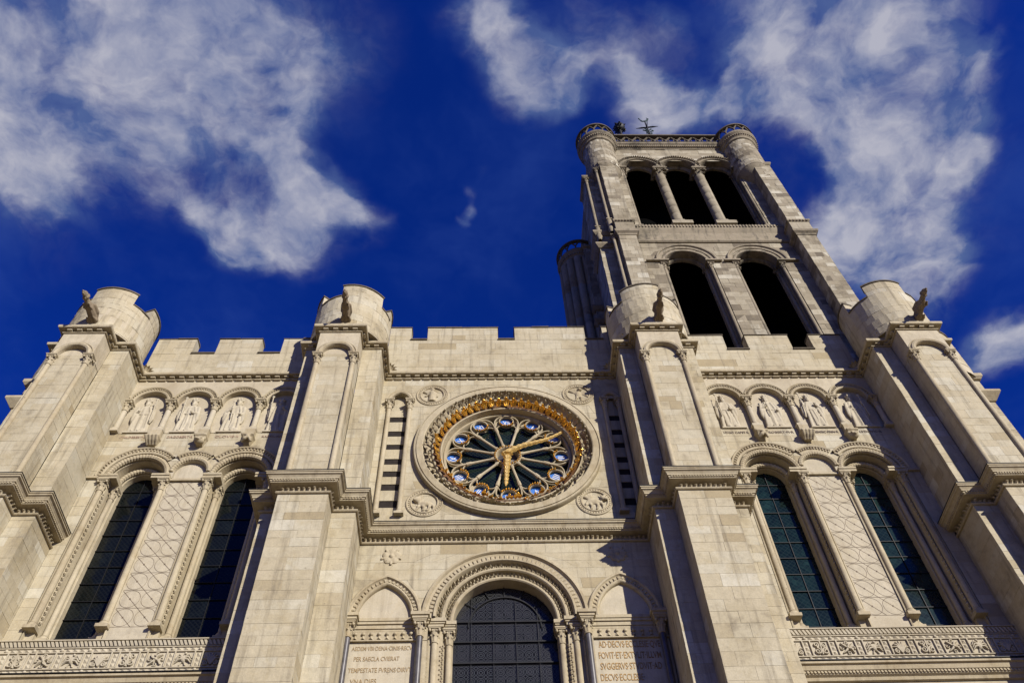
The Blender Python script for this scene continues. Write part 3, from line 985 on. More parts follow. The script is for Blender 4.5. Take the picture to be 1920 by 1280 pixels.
def gargoyle_mesh(seed):
    r = random.Random(seed)
    b = MB()
    k = r.uniform(-0.04, 0.04)
    b.tube([(0, 0.25, -0.05), (0, -0.05, 0), (k, -0.35, 0.05), (k, -0.7, 0.06), (k * 2, -0.98, 0.10), (k * 2, -1.16, 0.12)], [0.22, 0.26, 0.26, 0.22, 0.16, 0.15], 10)
    b.ellipsoid((k * 2, -1.24, 0.16), (0.17, 0.18, 0.17)); b.ellipsoid((k * 2, -1.38, 0.10), (0.10, 0.12, 0.07)); b.ellipsoid((k * 2, -1.34, 0.0), (0.08, 0.11, 0.045))
    for s in (-1, 1):
        b.tube([(k * 2 + s * 0.09, -1.18, 0.24), (k * 2 + s * 0.14, -1.12, 0.36)], [0.05, 0.02], 6)
        b.tube([(s * 0.14, -0.05, 0.12), (s * 0.24, -0.3, 0.22), (s * 0.22, -0.62, 0.26), (s * 0.15, -0.8, 0.16)], [0.08, 0.13, 0.10, 0.04], 7)
        b.tube([(s * 0.15, -0.6, -0.02), (s * 0.2, -0.75, -0.14), (s * 0.17, -0.9, -0.06)], [0.08, 0.065, 0.05], 7)
        b.tube([(s * 0.17, -0.0, -0.06), (s * 0.25, -0.12, -0.2), (s * 0.2, -0.3, -0.24)], [0.12, 0.10, 0.05], 7)
        b.ellipsoid((k * 2 + s * 0.06, -1.33, 0.20), (0.035, 0.035, 0.035), 6, 5)
    for i in range(9):
        a = i * 0.7
        b.ellipsoid((k * 2 + 0.17 * math.cos(a), -1.12 + 0.02 * math.sin(2 * a), 0.14 + 0.17 * math.sin(a)), (0.06, 0.06, 0.06), 6, 5)
    for i in range(5):
        b.ellipsoid((k, -0.15 - 0.19 * i, 0.21 - 0.015 * i), (0.04, 0.07, 0.05), 6, 5)
    b.box(-0.24, 0.24, -0.05, 0.3, -0.3, -0.16, 0.5)
    me = remesh(b, 0.03, 'gargoyle'); me.materials.clear(); me.materials.append(M['weathered'])  # weathered stone with shade put into its colour
    return me

def buttress(i):
    b = BUT[i]
    path = but_path(b, 0.35 if i == 0 else 0.0, 0.35 if i == 3 else 0.0)
    core = MB()
    low, up = [], []
    for a, c in zip(path, path[1:]):
        P, L = plane_face(a, c)
        core_face(core, P, 0, L, 0, ZC0 + 0.02)
        low.append((P, L))
        outer = abs(a[1] - Y2) < 0.01 and abs(c[1] - Y2) < 0.01
        side2 = abs(a[1] - c[1]) > 0.1 and (min(a[1], c[1]) < Y1 - 0.01)
        if not outer and not side2:
            core_face(core, P, 0, L, ZC1, ZS0 + 0.15)
            up.append((P, L))
    xl, xr = b['p2']
    xm, ins = (xl + xr) / 2, 0.10
    # upper shaft with nook colonnettes and a pointed blind arch
    ipath = [(xl + 0.012, Y1 - 0.01), (xl + 0.012, Y2 + ins), (xr - 0.012, Y2 + ins), (xr - 0.012, Y1 - 0.01)]
    for a, c in zip(ipath, ipath[1:]):
        P, L = plane_face(a, c)
        core_face(core, P, 0, L, ZC1, 26.1); up.append((P, L))
    # head block over the arch
    hpath = [(xl, Y1 - 0.01), (xl, Y2), (xr, Y2), (xr, Y1 - 0.01)]
    hw = (xr - xl) / 2 - 0.22
    for k, (a, c) in enumerate(zip(hpath, hpath[1:])):
        P, L = plane_face(a, c)
        if k == 1:
            core_face(core, P, 0, L, 25.5, ZS0 + 0.15, [arch_x(L / 2, 25.5, hw, 0.46, 25.4)], 0.03, 0.0)
        else:
            core_face(core, P, 0, L, 25.5, ZS0 + 0.15, depth=0.0)
    core.arch(xm, 25.5, hw, 0.46, [(0, Y2), (0, Y2 + ins)], 10)
    for x0, x1 in ((xl, xm - hw), (xm + hw, xr)):
        core.add([(x0, Y2, 25.5), (x1, Y2, 25.5), (x1, Y2 + ins + .02, 25.5), (x0, Y2 + ins + .02, 25.5)], [(0, 1, 2, 3)])
    # plinth above the cornice and top slabs under the turret
    core.box(xl + 0.01, xr - 0.01, Y2 + 0.01, Y1, ZC1 - 0.02, 19.62)
    core.box(b['p1'][0] + 0.02, b['p1'][1] - 0.02, Y1 + 0.02, 0.5, 26.8, 27.095)
    core.box(xl + 0.02, xr - 0.02, Y2 + 0.02, Y1 + 0.1, 26.8, 27.09)
    lab = ['outer buttress at the far left', 'buttress left of the clock', 'buttress right of the clock', 'outer buttress at the far right'][i]
    B = core.build('buttress', 'mortar', CHURCH, label='stepped limestone ' + lab)
    rnd = random.Random(100 + i)
    for P, L in low:
        ashlar('church', B, P, 0, L, 11.6, ZC0, ln=min(0.8, max(L, 0.4)), rnd=rnd)
    for P, L in up:
        ashlar('church', B, P, 0, L, 19.64, 25.6 if L < 1.4 and P(0, 0, 0)[1] < Y1 - 0.001 else ZS0, ln=min(0.75, max(L, 0.4)), rnd=rnd)
    for x in (xl + 0.095, xr - 0.095):
        shaft(x, Y2 + 0.09, 19.75, 25.05, 0.085, B, base=True)
        capital(x, Y2 + 0.09, 25.5, 0.085, 0.46, B)
    a = MB()
    pts = [(p[0], Y2 - 0.015, p[1]) for p in arch_pts(xm, 25.5, hw, 0.46, 0.085, 10)]
    a.tube(pts, 0.088, 8)
    a.arch(xm, 25.5, hw, 0.46, [(0.18, Y2 - 0.002), (0.2, Y2 - 0.03), (0.225, Y2 - 0.028), (0.23, Y2 + 0.01)], 10)
    a.build('arch_moulding', 'carved', B)
    for (x, y, rot) in ((b['p2'][1] + 0.22, Y1 - 0.1, 45), (b['p2'][0] - 0.22, Y1 - 0.1, -45), (b['p1'][1] + 0.14, -0.12, 45), (b['p1'][0] - 0.14, -0.12, -45)):
        if abs(x) > 16: continue
        place('leaf_crocket', CROCKET, None, B, mtx=Matrix.Translation((x, y, 27.0)) @ Matrix.Rotation(math.radians(rot), 4, 'Z') @ Matrix.Diagonal((0.85, 0.85, 0.9, 1)))
    return B

def turret(i):
    b = BUT[i]
    c, cy, r = b['c'], -0.80, 1.42
    core = MB()
    core.lathe(c, cy, [(r - 0.012, 27.05), (r - 0.012, b['cren'] - 0.02)], 48)
    core.lathe(c, cy, [(r - 0.35, 27.05), (r - 0.35, b['cren'])], 32)
    core.lathe(c, cy, [(0.02, 27.12), (r - 0.012, 27.11)], 48)
    lab = ['far left', 'left of the clock', 'right of the clock', 'far right'][i]
    T = core.build('turret', 'mortar', CHURCH, label='round battlemented turret on the buttress ' + lab)
    P = drum_face(c, cy, r)
    rnd = random.Random(200 + i)
    ashlar('church', T, P, math.radians(-215) * r, math.radians(35) * r, 27.1, b['cren'] - 0.04, ch=0.40, ln=1.0, nseg=4, rnd=rnd)
    def drum_block(mb, a0, a1, r0, r1, z0, z1, n=8, tint=None):
        rows = []
        for k in range(n + 1):
            a = math.radians(a0 + (a1 - a0) * k / n)
            ca, sa = math.cos(a), math.sin(a)
            rows.append([(c + r0 * ca, cy + r0 * sa, z0), (c + r1 * ca, cy + r1 * sa, z0), (c + r1 * ca, cy + r1 * sa, z1), (c + r0 * ca, cy + r0 * sa, z1)])
        mb.grid(rows, True, True, tint, False)
    ms = sorted(b['mer'])
    for (a0, a1) in [(ms[0][1], ms[1][0]), (ms[1][1], ms[2][0])]:
        sill = MB(); drum_block(sill, a0 + 0.2, a1 - 0.2, r - 0.36, r + 0.03, b['cren'] - 0.045, b['cren'] + 0.01, 8)
        sill.build('crenel_sill', 'coping', T)
    for (a0, a1) in b['mer']:
        m_ = MB(); drum_block(m_, a0, a1, r - 0.33, r - 0.006, b['cren'] - 0.05, b['top'] - 0.07)
        mo = m_.build('merlon', 'mortar', T)
        ashlar('church', T, P, math.radians(a0) * r, math.radians(a1) * r, b['cren'] - 0.03, b['top'] - 0.07, ch=0.34, ln=0.7, nseg=3, rnd=rnd)
        m_ = MB(); drum_block(m_, a0 - 1.2, a1 + 1.2, r - 0.37, r + 0.04, b['top'] - 0.068, b['top'])
        m_.build('coping', 'coping', T)
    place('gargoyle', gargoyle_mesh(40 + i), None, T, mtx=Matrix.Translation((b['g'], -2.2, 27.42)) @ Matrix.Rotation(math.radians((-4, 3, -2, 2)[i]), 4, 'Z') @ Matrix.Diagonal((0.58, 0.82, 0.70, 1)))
    return T

BOBJ = [buttress(i) for i in range(4)]
TOBJ = [turret(i) for i in range(4)]

# --- corner piers that turn the north and south corners
def corner_pier(cx, sgn, ztop):
    core = MB()
    x0, x1 = sorted((cx - sgn * 0.35, cx + sgn * 0.95))
    path = [(x0, 2.2), (x0, -0.1), (x1, -0.1), (x1, 2.2)]
    for a, c in zip(path, path[1:]):
        P, L = plane_face(a, c); core_face(core, P, 0, L, 0, 26.6)
    core.lathe(cx, 0.75, [(1.30, 26.4), (1.30, ztop - 0.1)], 40)
    C_ = core.build('corner_pier', 'mortar', CHURCH)
    for a, c in zip(path, path[1:]):
        P, L = plane_face(a, c); ashlar('church', C_, P, 0, L, 12, 26.3, ln=0.7)
    ashlar('church', C_, drum_face(cx, 0.75, 1.312), math.radians(-200) * 1.312, math.radians(40) * 1.312, 26.9, ztop - 0.1, ch=0.4, ln=0.9, nseg=4)
    b = MB(); b.sweep(path, [(-0.02, 26.35), (0.08, 26.35), (0.16, 26.45), (0.16, 26.6), (0.02, 26.75), (-0.5, 26.8)]); b.build('string_course', 'carved', C_)
    b = MB(); b.sweep(path, [(-0.02, 25.1), (0.05, 25.1), (0.28, 25.4), (0.28, 25.5), (-0.02, 25.6)]); b.build('cornice', 'carved', C_)
    b = MB(); b.lathe(cx, 0.75, [(0.9, ztop - 0.1), (1.35, ztop - 0.1), (1.35, ztop), (0.9, ztop)], 40, smooth=False); b.build('coping', 'coping', C_)
corner_pier(-16.1, -1, 28.75)
corner_pier(16.55, 1, 29.05)

# --- cornice and string course
mid_path = but_path(BUT[1])[:-1] + [(BUT[1]['p1'][1], 0), (BUT[2]['p1'][0], 0)] + but_path(BUT[2])[1:]
cornice(mid_path, CHURCH)
cornice(but_path(BUT[0], 0.3, 0.0), CHURCH)
cornice(but_path(BUT[3], 0.0, 0.3), CHURCH)
full = but_path(BUT[0], 0.3, 0.0)[:-1] + [(BUT[0]['p1'][1], 0), (BUT[1]['p1'][0], 0)] + but_path(BUT[1])[1:-1] + [(BUT[1]['p1'][1], 0), (BUT[2]['p1'][0], 0)] + but_path(BUT[2])[1:-1] + [(BUT[2]['p1'][1], 0), (BUT[3]['p1'][0], 0)] + but_path(BUT[3], 0.0, 0.3)[1:]
string_course(full, CHURCH, True)

# --- battlements between the turrets
def parapet(x0, x1, cren, top, merlons, lab):
    core = MB()
    P, L = plane_face((x0, 0), (x1, 0))
    core_face(core, P, 0, L, 27.05, cren - 0.03)
    core.box(x0, x1, 0.02, 0.42, 27.0, cren - 0.045)
    W = core.build('parapet', 'mortar', CHURCH, label=lab)
    ashlar('church', W, P, 0, L, 27.12, cren - 0.04, ch=0.38, ln=1.05)
    edges = [x0] + [v for m_ in merlons for v in m_] + [x1]
    for a, b_ in merlons:
        mb = MB(); mb.box(a, b_, 0.006, 0.40, cren - 0.04, top - 0.06, random.uniform(0.4, 0.7)); mo = mb.build('merlon', 'stone', W)
        ashlar('church', W, P, a - x0, b_ - x0, cren - 0.035, top - 0.06, ch=0.36, ln=0.9)
        nsl = max(1, int(round((b_ - a) / 0.75)))
        for k in range(nsl):
            u0_, u1_ = a - 0.03 + (b_ - a + 0.06) * k / nsl + 0.004, a - 0.03 + (b_ - a + 0.06) * (k + 1) / nsl - 0.004
            j = lambda q=0.012: random.uniform(-q, q)
            yy, zt = -0.035 + j(), top - 0.015 + j()
            mb = MB(); mb.hexa([(u0_, yy + j(.006), top - 0.06), (u1_, yy + j(.006), top - 0.06), (u1_, 0.44, top - 0.06), (u0_, 0.44, top - 0.06)],
                               [(u0_ + abs(j(.02)), yy + abs(j()), zt + j(.008)), (u1_ - abs(j(.02)), yy + abs(j()), zt + j(.008)), (u1_, 0.3, zt + 0.045), (u0_, 0.3, zt + 0.045)])
            mb.build('coping', 'coping', W)
    for a, b_ in zip([x0] + [m_[1] for m_ in merlons], [m_[0] for m_ in merlons] + [x1]):
        if b_ - a > 0.1:
            mb = MB(); mb.tube([(a + 0.0, -0.012, cren - 0.01), (b_ - 0.0, -0.012, cren - 0.01)], 0.05, 8); mb.box(a + 0.003, b_ - 0.003, 0.005, 0.43, cren - 0.043, cren + 0.02)
            mb.build('crenel_sill', 'coping', W)
parapet(-4.45, 4.12, 29.28, 30.13, [(-4.45, -3.62), (-2.98, -0.22), (0.44, 3.22), (3.92, 4.12)], 'battlemented parapet above the clock')
parapet(-13.32, -7.05, 28.45, 29.42, [(-13.32, -11.86), (-10.98, -9.36), (-8.52, -7.05)], 'battlemented parapet of the left bay')
parapet(6.74, 13.37, 28.55, 29.52, [(6.74, 8.67), (9.54, 11.26), (12.10, 13.37)], 'battlemented parapet of the right bay')

# ------------------------------------------------------------------ centre bay
XL, XR = -4.42, 4.08
PXC, PZ = -0.24, 16.3                                     # great window over the doorway
NICHES = [(-4.10, -3.38), (3.48, 3.99)]
wall_ex = [circ_x(0, 23.0, 3.02), arch_x(PXC, PZ, 2.16, 2.16, 0), arch_x(-3.50, PZ, 0.86, 1.36, 0), arch_x(3.02, PZ, 0.86, 1.36, 0), rect_x(XL, -2.3, 0, 16.28), rect_x(1.8, XR, 0, 16.28), rect_x(XL, XR, 18.92, 19.40)]
for a, c in NICHES:
    wall_ex.append(arch_x((a + c) / 2, 25.47, (c - a) / 2 - 0.02, (c - a) / 2 + 0.02, 19.9))
P, L = plane_face((XL, 0), (XR, 0))
sh = [(lambda e: (lambda v: (e(v)[0] - XL, e(v)[1] - XL) if e(v) else None))(e) for e in wall_ex]
core = MB()
core_face(core, P, 0, L, 11, ZS0 + 0.2, sh, 0.06)
WALL = core.build('wall', 'mortar', CHURCH, label='ashlar wall around the clock')
ashlar('church', WALL, P, 0, L, 16.3, ZC0, sh, ch=0.31, ln=0.8)
ashlar('church', WALL, P, 0, L, 19.47, ZS0, sh, ch=0.35, ln=0.8)

# --- louvred niches either side of the clock
SLOTS = [(24.51, 24.78), (23.77, 24.04), (23.12, 23.37), (22.40, 22.67), (21.83, 22.09), (21.22, 21.50), (20.48, 20.78)]
for ni, (a, c) in enumerate(NICHES):
    b = MB()
    xm = (a + c) / 2; hw = (c - a) / 2 - 0.02
    b.arch(xm, 25.47, hw, hw + 0.04, [(0.0, 0.0), (0.0, 0.34)], 8, legs=5.6, smooth=False)
    Nn = b.build('louvred_niche', 'stone', CHURCH, label='tall narrow louvred niche ' + ('left' if ni == 0 else 'right') + ' of the clock')
    b = MB(); b.add([(a - 0.1, 0.165, 19.8), (c + 0.1, 0.165, 19.8), (c + 0.1, 0.165, 26.0), (a - 0.1, 0.165, 26.0)], [(0, 1, 2, 3)]); b.build('slot_shade_sheet', 'slot', Nn)  # flat dark sheet painting the shade inside the slots
    zs = [19.85] + [v for s in sorted(SLOTS) for v in s] + [26.0]
    for k in range(0, len(zs), 2):
        b = MB(); b.box(a + 0.02, c - 0.02, 0.14, 0.164, zs[k], zs[k + 1]); b.build('louvre', 'stone', Nn)
    for x in (a, c):
        shaft(x, -0.03, 20.06, 25.02, 0.078, Nn)
        capital(x, -0.03, 25.46, 0.078, 0.46, Nn)
    b = MB()
    b.tube([(p[0], -0.04, p[1]) for p in arch_pts(xm, 25.47, hw, hw + 0.06, 0.05, 8)], 0.075, 8)
    b.arch(xm, 25.47, hw, hw + 0.06, [(0.12, 0.01), (0.13, -0.05), (0.17, -0.06), (0.19, 0.01)], 8)
    b.build('arch_moulding', 'carved', Nn)

# --- medallions with winged beasts
def beast(kind):
    b = MB()
    if kind == 0:      # lion
        b.ellipsoid((0.02, 0, -0.02), (0.24, 0.09, 0.11)); b.ellipsoid((-0.2, -0.05, 0.1), (0.11, 0.10, 0.12)); b.ellipsoid((-0.27, -0.1, 0.08), (0.05, 0.05, 0.045))
        legs = [(-0.16, -0.1, -0.2, -0.24), (-0.05, -0.1, -0.02, -0.27), (0.14, -0.08, 0.10, -0.27), (0.22, -0.08, 0.26, -0.25)]
    elif kind == 1:    # ox
        b.ellipsoid((-0.02, 0, -0.02), (0.26, 0.09, 0.12)); b.ellipsoid((0.24, -0.06, 0.08), (0.10, 0.09, 0.09)); b.ellipsoid((0.31, -0.1, 0.04), (0.06, 0.05, 0.05))
        b.tube([(0.2, -0.08, 0.15), (0.14, -0.1, 0.24)], [0.03, 0.015], 6); b.tube([(0.27, -0.08, 0.15), (0.33, -0.1, 0.24)], [0.03, 0.015], 6)
        legs = [(0.16, -0.05, 0.22, -0.26), (0.06, -0.1, 0.05, -0.28), (-0.15, -0.08, -0.1, -0.28), (-0.24, -0.08, -0.28, -0.24)]
    elif kind == 2:    # eagle
        b.ellipsoid((0, 0, -0.02), (0.12, 0.1, 0.2)); b.ellipsoid((0.06, -0.06, 0.22), (0.07, 0.07, 0.07)); b.tube([(0.1, -0.08, 0.22), (0.18, -0.1, 0.18)], [0.03, 0.012], 6)
        legs = [(-0.05, -0.15, -0.09, -0.28), (0.06, -0.15, 0.08, -0.28)]
        for k in range(4):
            b.tube([(0.08, 0, 0.05), (0.22 + 0.04 * k, -0.03, 0.1 - 0.08 * k), (0.34, 0, 0.02 - 0.1 * k)], [0.05, 0.045, 0.02], 6)
    else:              # winged man
        b.tube([(0, 0, -0.32), (0, -0.02, -0.1), (0, -0.03, 0.1), (0, -0.04, 0.16)], [0.15, 0.12, 0.13, 0.06], 10); b.ellipsoid((0, -0.06, 0.24), (0.075, 0.075, 0.09))
        legs = [(-0.1, 0.08, -0.2, -0.05), (0.1, 0.08, 0.16, -0.08)]
    for x0, z0, x1, z1 in legs:
        b.tube([(x0, -0.03, z0), ((x0 + x1) / 2 + 0.02, -0.06, (z0 + z1) / 2), (x1, -0.04, z1), (x1 - 0.04, -0.05, z1 - 0.01)], [0.055, 0.042, 0.035, 0.03], 6)
    for k in range(4):
        b.tube([(-0.06, 0, 0.04), (-0.1 - 0.05 * k, -0.05, 0.2 - 0.02 * k), (-0.06 - 0.1 * k, -0.02, 0.36 - 0.06 * k)], [0.05, 0.05, 0.02], 6)
    b.ellipsoid((0, 0.06, -0.3), (0.3, 0.05, 0.05))
    return remesh(b, 0.022, 'winged_beast')

for k, (mx, mz) in enumerate(((-2.62, 25.80), (2.60, 25.80), (-2.63, 20.52), (2.63, 20.52))):
    b = MB()
    R = 0.575
    b.ring(mx, mz, [(R, 0.01), (R, -0.03), (R - 0.03, -0.045), (R - 0.05, -0.03), (R - 0.06, -0.02), (R - 0.13, -0.02), (R - 0.14, -0.045), (R - 0.17, -0.05), (R - 0.19, -0.03), (R - 0.21, 0.05), (0.02, 0.065)], 40)
    Md = b.build('medallion', 'carved', CHURCH, label='round relief medallion at the ' + ('upper left', 'upper right', 'lower left', 'lower right')[k] + ' of the clock')
    b = MB()
    for j in range(36):
        a = 2 * math.pi * j / 36
        b.ellipsoid((mx + (R - 0.095) * math.cos(a), -0.022, mz + (R - 0.095) * math.sin(a)), (0.026, 0.025, 0.026), 6, 4)
    b.build('bead_ring', 'carved', Md, kind='stuff')
    place('winged_beast', beast((3, 2, 0, 1)[k]), 'carved', Md, mtx=Matrix.Translation((mx, 0.04, mz)) @ Matrix.Diagonal((1.12, 1.15, 1.12, 1)))

# ------------------------------------------------------------------ rose window with the clock
RZ = 23.0
b = MB()
b.ring(0, RZ, [(3.12, 0.02), (3.12, -0.14), (3.10, -0.175), (3.05, -0.185), (3.045, -0.15), (3.02, -0.145), (3.015, -0.185), (2.83, -0.20), (2.80, -0.18), (2.79, -0.06), (2.75, 0.07), (2.60, 0.10), (2.53, 0.07), (2.51, -0.025), (2.47, -0.03), (2.45, 0.01),
               (2.43, 0.09), (2.36, 0.14), (2.26, 0.15), (2.235, 0.12), (2.19, 0.13), (2.175, 0.22), (2.16, 0.36), (2.15, 0.40), (2.13, 0.42)], 96)
ROSE = b.build('clock_rose', 'carved', CHURCH, label='gilded clock set in a round rose window')
b = MB(); b.ring(0, RZ, [(2.452, 0.015), (2.426, 0.085), (2.355, 0.134), (2.262, 0.143)], 96); b.build('gilded_channel', 'bronze', ROSE)
SLEAF = leaf_mesh('stone_leaf', 0.105, 0.27, 0.27, 0.35); SLEAF.materials.append(M['carved'])
GLEAF = leaf_mesh('gilded_leaf', 0.10, 0.25, 0.25, 0.5); GLEAF.materials.append(M['gold'])
for n_, me, rr, yy, nm in ((64, SLEAF, 2.55, 0.03, 'stone_leaf'), (56, GLEAF, 2.26, 0.07, 'gilded_leaf')):
    for k in range(n_):
        a = 2 * math.pi * k / n_
        # leaf grows outward from the inner edge of its channel and curls towards the square
        mt_ = Matrix.Translation((rr * math.cos(a), yy, RZ + rr * math.sin(a))) @ Matrix.Rotation(math.pi / 2 - a, 4, 'Y') @ Matrix.Rotation(math.radians(random.uniform(-8, 28)), 4, 'X') @ Matrix.Diagonal((random.uniform(.9, 1.1), 1, random.uniform(.85, 1.05), 1))
        place(nm, me, None, ROSE, mtx=mt_)

def polar(r, deg, y):
    a = math.radians(deg)
    return (r * math.cos(a), y, RZ + r * math.sin(a))

TY = 0.40                                                  # plane of the tracery
b = MB(); b.ring(0, RZ, [(2.16, TY - 0.02), (2.13, TY - 0.06), (2.08, TY - 0.06), (2.05, TY - 0.02), (2.05, TY + 0.2)], 72); b.build('tracery_rim', 'carved', ROSE)
# dark back plate pieces between the petal heads, and glass between the spokes
for k in range(12):
    ang = 90 - 30 * k
    u = Vector((math.cos(math.radians(ang)), math.sin(math.radians(ang)))); t = Vector((-u.y, u.x))
    def loc(tt, ss, y):
        q = t * tt + u * ss
        return (q.x, y, RZ + q.y)
    b = MB()
    outl = [(-0.335, 1.30), (-0.372, 1.46), (-0.405, 1.60)]
    for j in range(0, 13):
        a = math.radians(190 - 200 * j / 12)
        outl.append((0.415 * math.cos(a), 1.70 + 0.36 * math.sin(a)))
    outl += [(0.405, 1.60), (0.372, 1.46), (0.335, 1.30)]
    b.tube([loc(x_, s_, TY) for x_, s_ in outl], 0.030, 6, flat=1.8)
    ring = [(0.245 * math.cos(2 * math.pi * j / 20), 1.81 + 0.245 * math.sin(2 * math.pi * j / 20)) for j in range(21)]
    b.tube([loc(x_, s_, TY + 0.02) for x_, s_ in ring], 0.03, 6, False, flat=1.8)
    for s in (-1, 1):                                     # little arches under the roundel
        arc = [(s * 0.345, 1.36), (s * 0.335, 1.47), (s * 0.28, 1.55), (s * 0.20, 1.585), (s * 0.12, 1.57)]
        b.tube([loc(x_, s_, TY + 0.03) for x_, s_ in arc], [0.024, 0.024, 0.024, 0.022, 0.018], 6, flat=1.8)
    inner, outer = [], []
    for j in range(32):
        a = 2 * math.pi * j / 32
        inner.append(loc(0.235 * math.cos(a), 1.81 + 0.235 * math.sin(a), TY + 0.08))
        if math.sin(a) > -0.35: outer.append(loc(0.405 * math.cos(a), 1.72 + 0.335 * math.sin(a), TY + 0.08))
        else: outer.append(loc(0.285 * math.cos(a), 1.81 + 0.285 * math.sin(a), TY + 0.08))
    b.grid([inner, outer], True)
    b.build('petal', 'carved', ROSE)
    a2 = ang - 15
    b = MB(); b.tube([polar(0.44, a2, TY - 0.02), polar(0.54, a2, TY - 0.02), polar(0.58, a2, TY - 0.02), polar(1.22, a2, TY - 0.02), polar(1.26, a2, TY - 0.02), polar(1.42, a2, TY)], [0.068, 0.068, 0.046, 0.046, 0.064, 0.072], 8); b.build('spoke', 'carved', ROSE)
    b = MB()
    disc = [loc(0.232 * math.cos(2 * math.pi * j / 28), 1.81 + 0.232 * math.sin(2 * math.pi * j / 28), TY + 0.10) for j in range(28)]
    b.add(disc + [(p[0], p[1] + 0.05, p[2]) for p in disc], [tuple(range(28))] + [(j, (j + 1) % 28, 28 + (j + 1) % 28, 28 + j) for j in range(28)])
    D = b.build('numeral_disc', 'blue', ROSE)
    num = ('XII', 'I', 'II', 'III', 'IIII', 'V', 'VI', 'VII', 'VIII', 'IX', 'X', 'XI')[k]
    tm = text_mesh(num, {'I': 0.04, 'II': 0.12, 'III': 0.19, 'IIII': 0.25, 'V': 0.18, 'VI': 0.22, 'VII': 0.27, 'VIII': 0.32, 'IX': 0.23, 'X': 0.18, 'XI': 0.22, 'XII': 0.27}[num], 0.235, 0.004)
    q = loc(0, 1.81 - 0.115, TY + 0.092)
    place('numeral', tm, 'white', ROSE, mtx=Matrix.Translation(q) @ Matrix.Rotation(math.radians(90 - ang), 4, 'Y') @ UPRIGHT)
    b = MB()
    for j in range(7):
        a = math.radians(215 + 110 * j / 6)
        c_ = loc(0.265 * math.cos(a), 1.81 + 0.265 * math.sin(a), TY - 0.05)
        b.ellipsoid(c_, (0.036, 0.05, 0.036), 7, 5)
    b.build('gilded_cusp', 'gold', ROSE)
    b = MB()
    poly = [polar(0.40, ang - 14.5, TY + 0.16), polar(2.0, ang - 14.9, TY + 0.16), polar(2.1, ang - 7, TY + 0.16), polar(2.12, ang, TY + 0.16), polar(2.1, ang + 7, TY + 0.16), polar(2.0, ang + 14.9, TY + 0.16), polar(0.40, ang + 14.5, TY + 0.16)]
    b.add(poly, [tuple(range(len(poly)))]); b.build('pane', 'glassrose', ROSE)
b = MB()
b.ring(0, RZ, [(0.46, TY + 0.1), (0.47, TY - 0.05), (0.43, TY - 0.10), (0.38, TY - 0.08), (0.34, TY), (0.33, TY + 0.15)], 36); HUB = b.build('hub', 'carved', ROSE)
b = MB()
for j in range(26):
    b.ellipsoid(polar(0.425, j * 360 / 26, TY - 0.10), (0.036, 0.04, 0.036), 6, 4)
b.build('gilded_beads', 'gold', ROSE, kind='stuff')
b = MB(); b.ring(0, RZ, [(0.33, TY + 0.12), (0.22, TY + 0.12), (0.14, TY + 0.1), (0.10, TY), (0.001, TY - 0.02)], 24); b.build('hub_boss', 'marble', ROSE)

def hand(ang, pts, name):
    """flat gilded hand: (distance, half width) with a wavy ornamented edge"""
    b = MB()
    u = Vector((math.cos(math.radians(ang)), math.sin(math.radians(ang)))); t = Vector((-u.y, u.x))
    rows = []
    for d_, w_, off in pts:
        c_ = u * d_ + t * off
        rows.append([(c_.x - t.x * w_, TY - 0.20, RZ + c_.y - t.y * w_), (c_.x - t.x * w_ * .5, TY - 0.20 - w_ * 0.7, RZ + c_.y - t.y * w_ * .5), (c_.x + t.x * w_ * .5, TY - 0.20 - w_ * 0.7, RZ + c_.y + t.y * w_ * .5),
                     (c_.x + t.x * w_, TY - 0.20, RZ + c_.y + t.y * w_), (c_.x, TY - 0.15, RZ + c_.y)])
    b.grid(rows, True, True)
    return b.build(name, 'goldpale', ROSE)
mp = [(-0.22, 0.05, 0)]
for k in range(40):
    d_ = -0.18 + 2.33 * k / 39
    w_ = 0.125 * (1 - 0.60 * max(0, (d_ - 0.0) / 2.2)) * (1 + 0.16 * math.sin(k * 1.9))
    if d_ < 0.1: w_ = 0.13
    mp.append((d_, max(w_, 0.03), 0.05 * math.sin(d_ * 3.1)))
mp.append((2.20, 0.004, 0))
hand(27.3, mp, 'minute_hand')
hp = [(0.02, 0.06, 0)]
for k in range(26):
    d_ = 0.05 + 1.4 * k / 25
    w_ = (0.14 - 0.055 * d_) * (1 + 0.2 * math.sin(k * 2.1 + 0.6))
    if 0.05 < d_ < 0.16: w_ = 0.20
    hp.append((d_, max(w_, 0.02), 0))
hp.append((1.58, 0.004, 0))
hand(-93.4, hp, 'hour_hand')
b = MB(); b.ring(0, RZ, [(0.10, TY - 0.16), (0.10, TY - 0.26), (0.06, TY - 0.30), (0.001, TY - 0.30)], 16); b.build('hand_boss', 'goldpale', ROSE)

# ------------------------------------------------------------------ great window over the doorway and its blind arches
b = MB()
hw = 1.40
PROF = [(0.87, 0.01), (0.87, -0.06), (0.84, -0.11), (0.78, -0.12), (0.75, -0.08), (0.74, -0.05), (0.66, -0.02), (0.56, -0.02), (0.555, -0.06), (0.53, -0.085), (0.49, -0.085), (0.465, -0.05), (0.46, 0.10), (0.42, 0.19), (0.34, 0.19), (0.335, 0.06), (0.305, 0.03), (0.255, 0.03), (0.225, 0.06), (0.22, 0.27), (0.11, 0.30),
        (0.105, 0.18), (0.075, 0.155), (0.03, 0.155), (0.0, 0.185), (0.0, 0.62)]
b.arch(PXC, PZ, hw, hw, PROF, 26)
GW = b.build('great_window', 'carved', CHURCH, label='large round-headed leaded window at the bottom centre')
b = MB(); teeth(b, PXC, PZ, hw, hw, 0.61, -0.02, 46, 0.16, depth=0.035, slant=0.0); b.build('billet_band', 'carved', GW, kind='stuff')
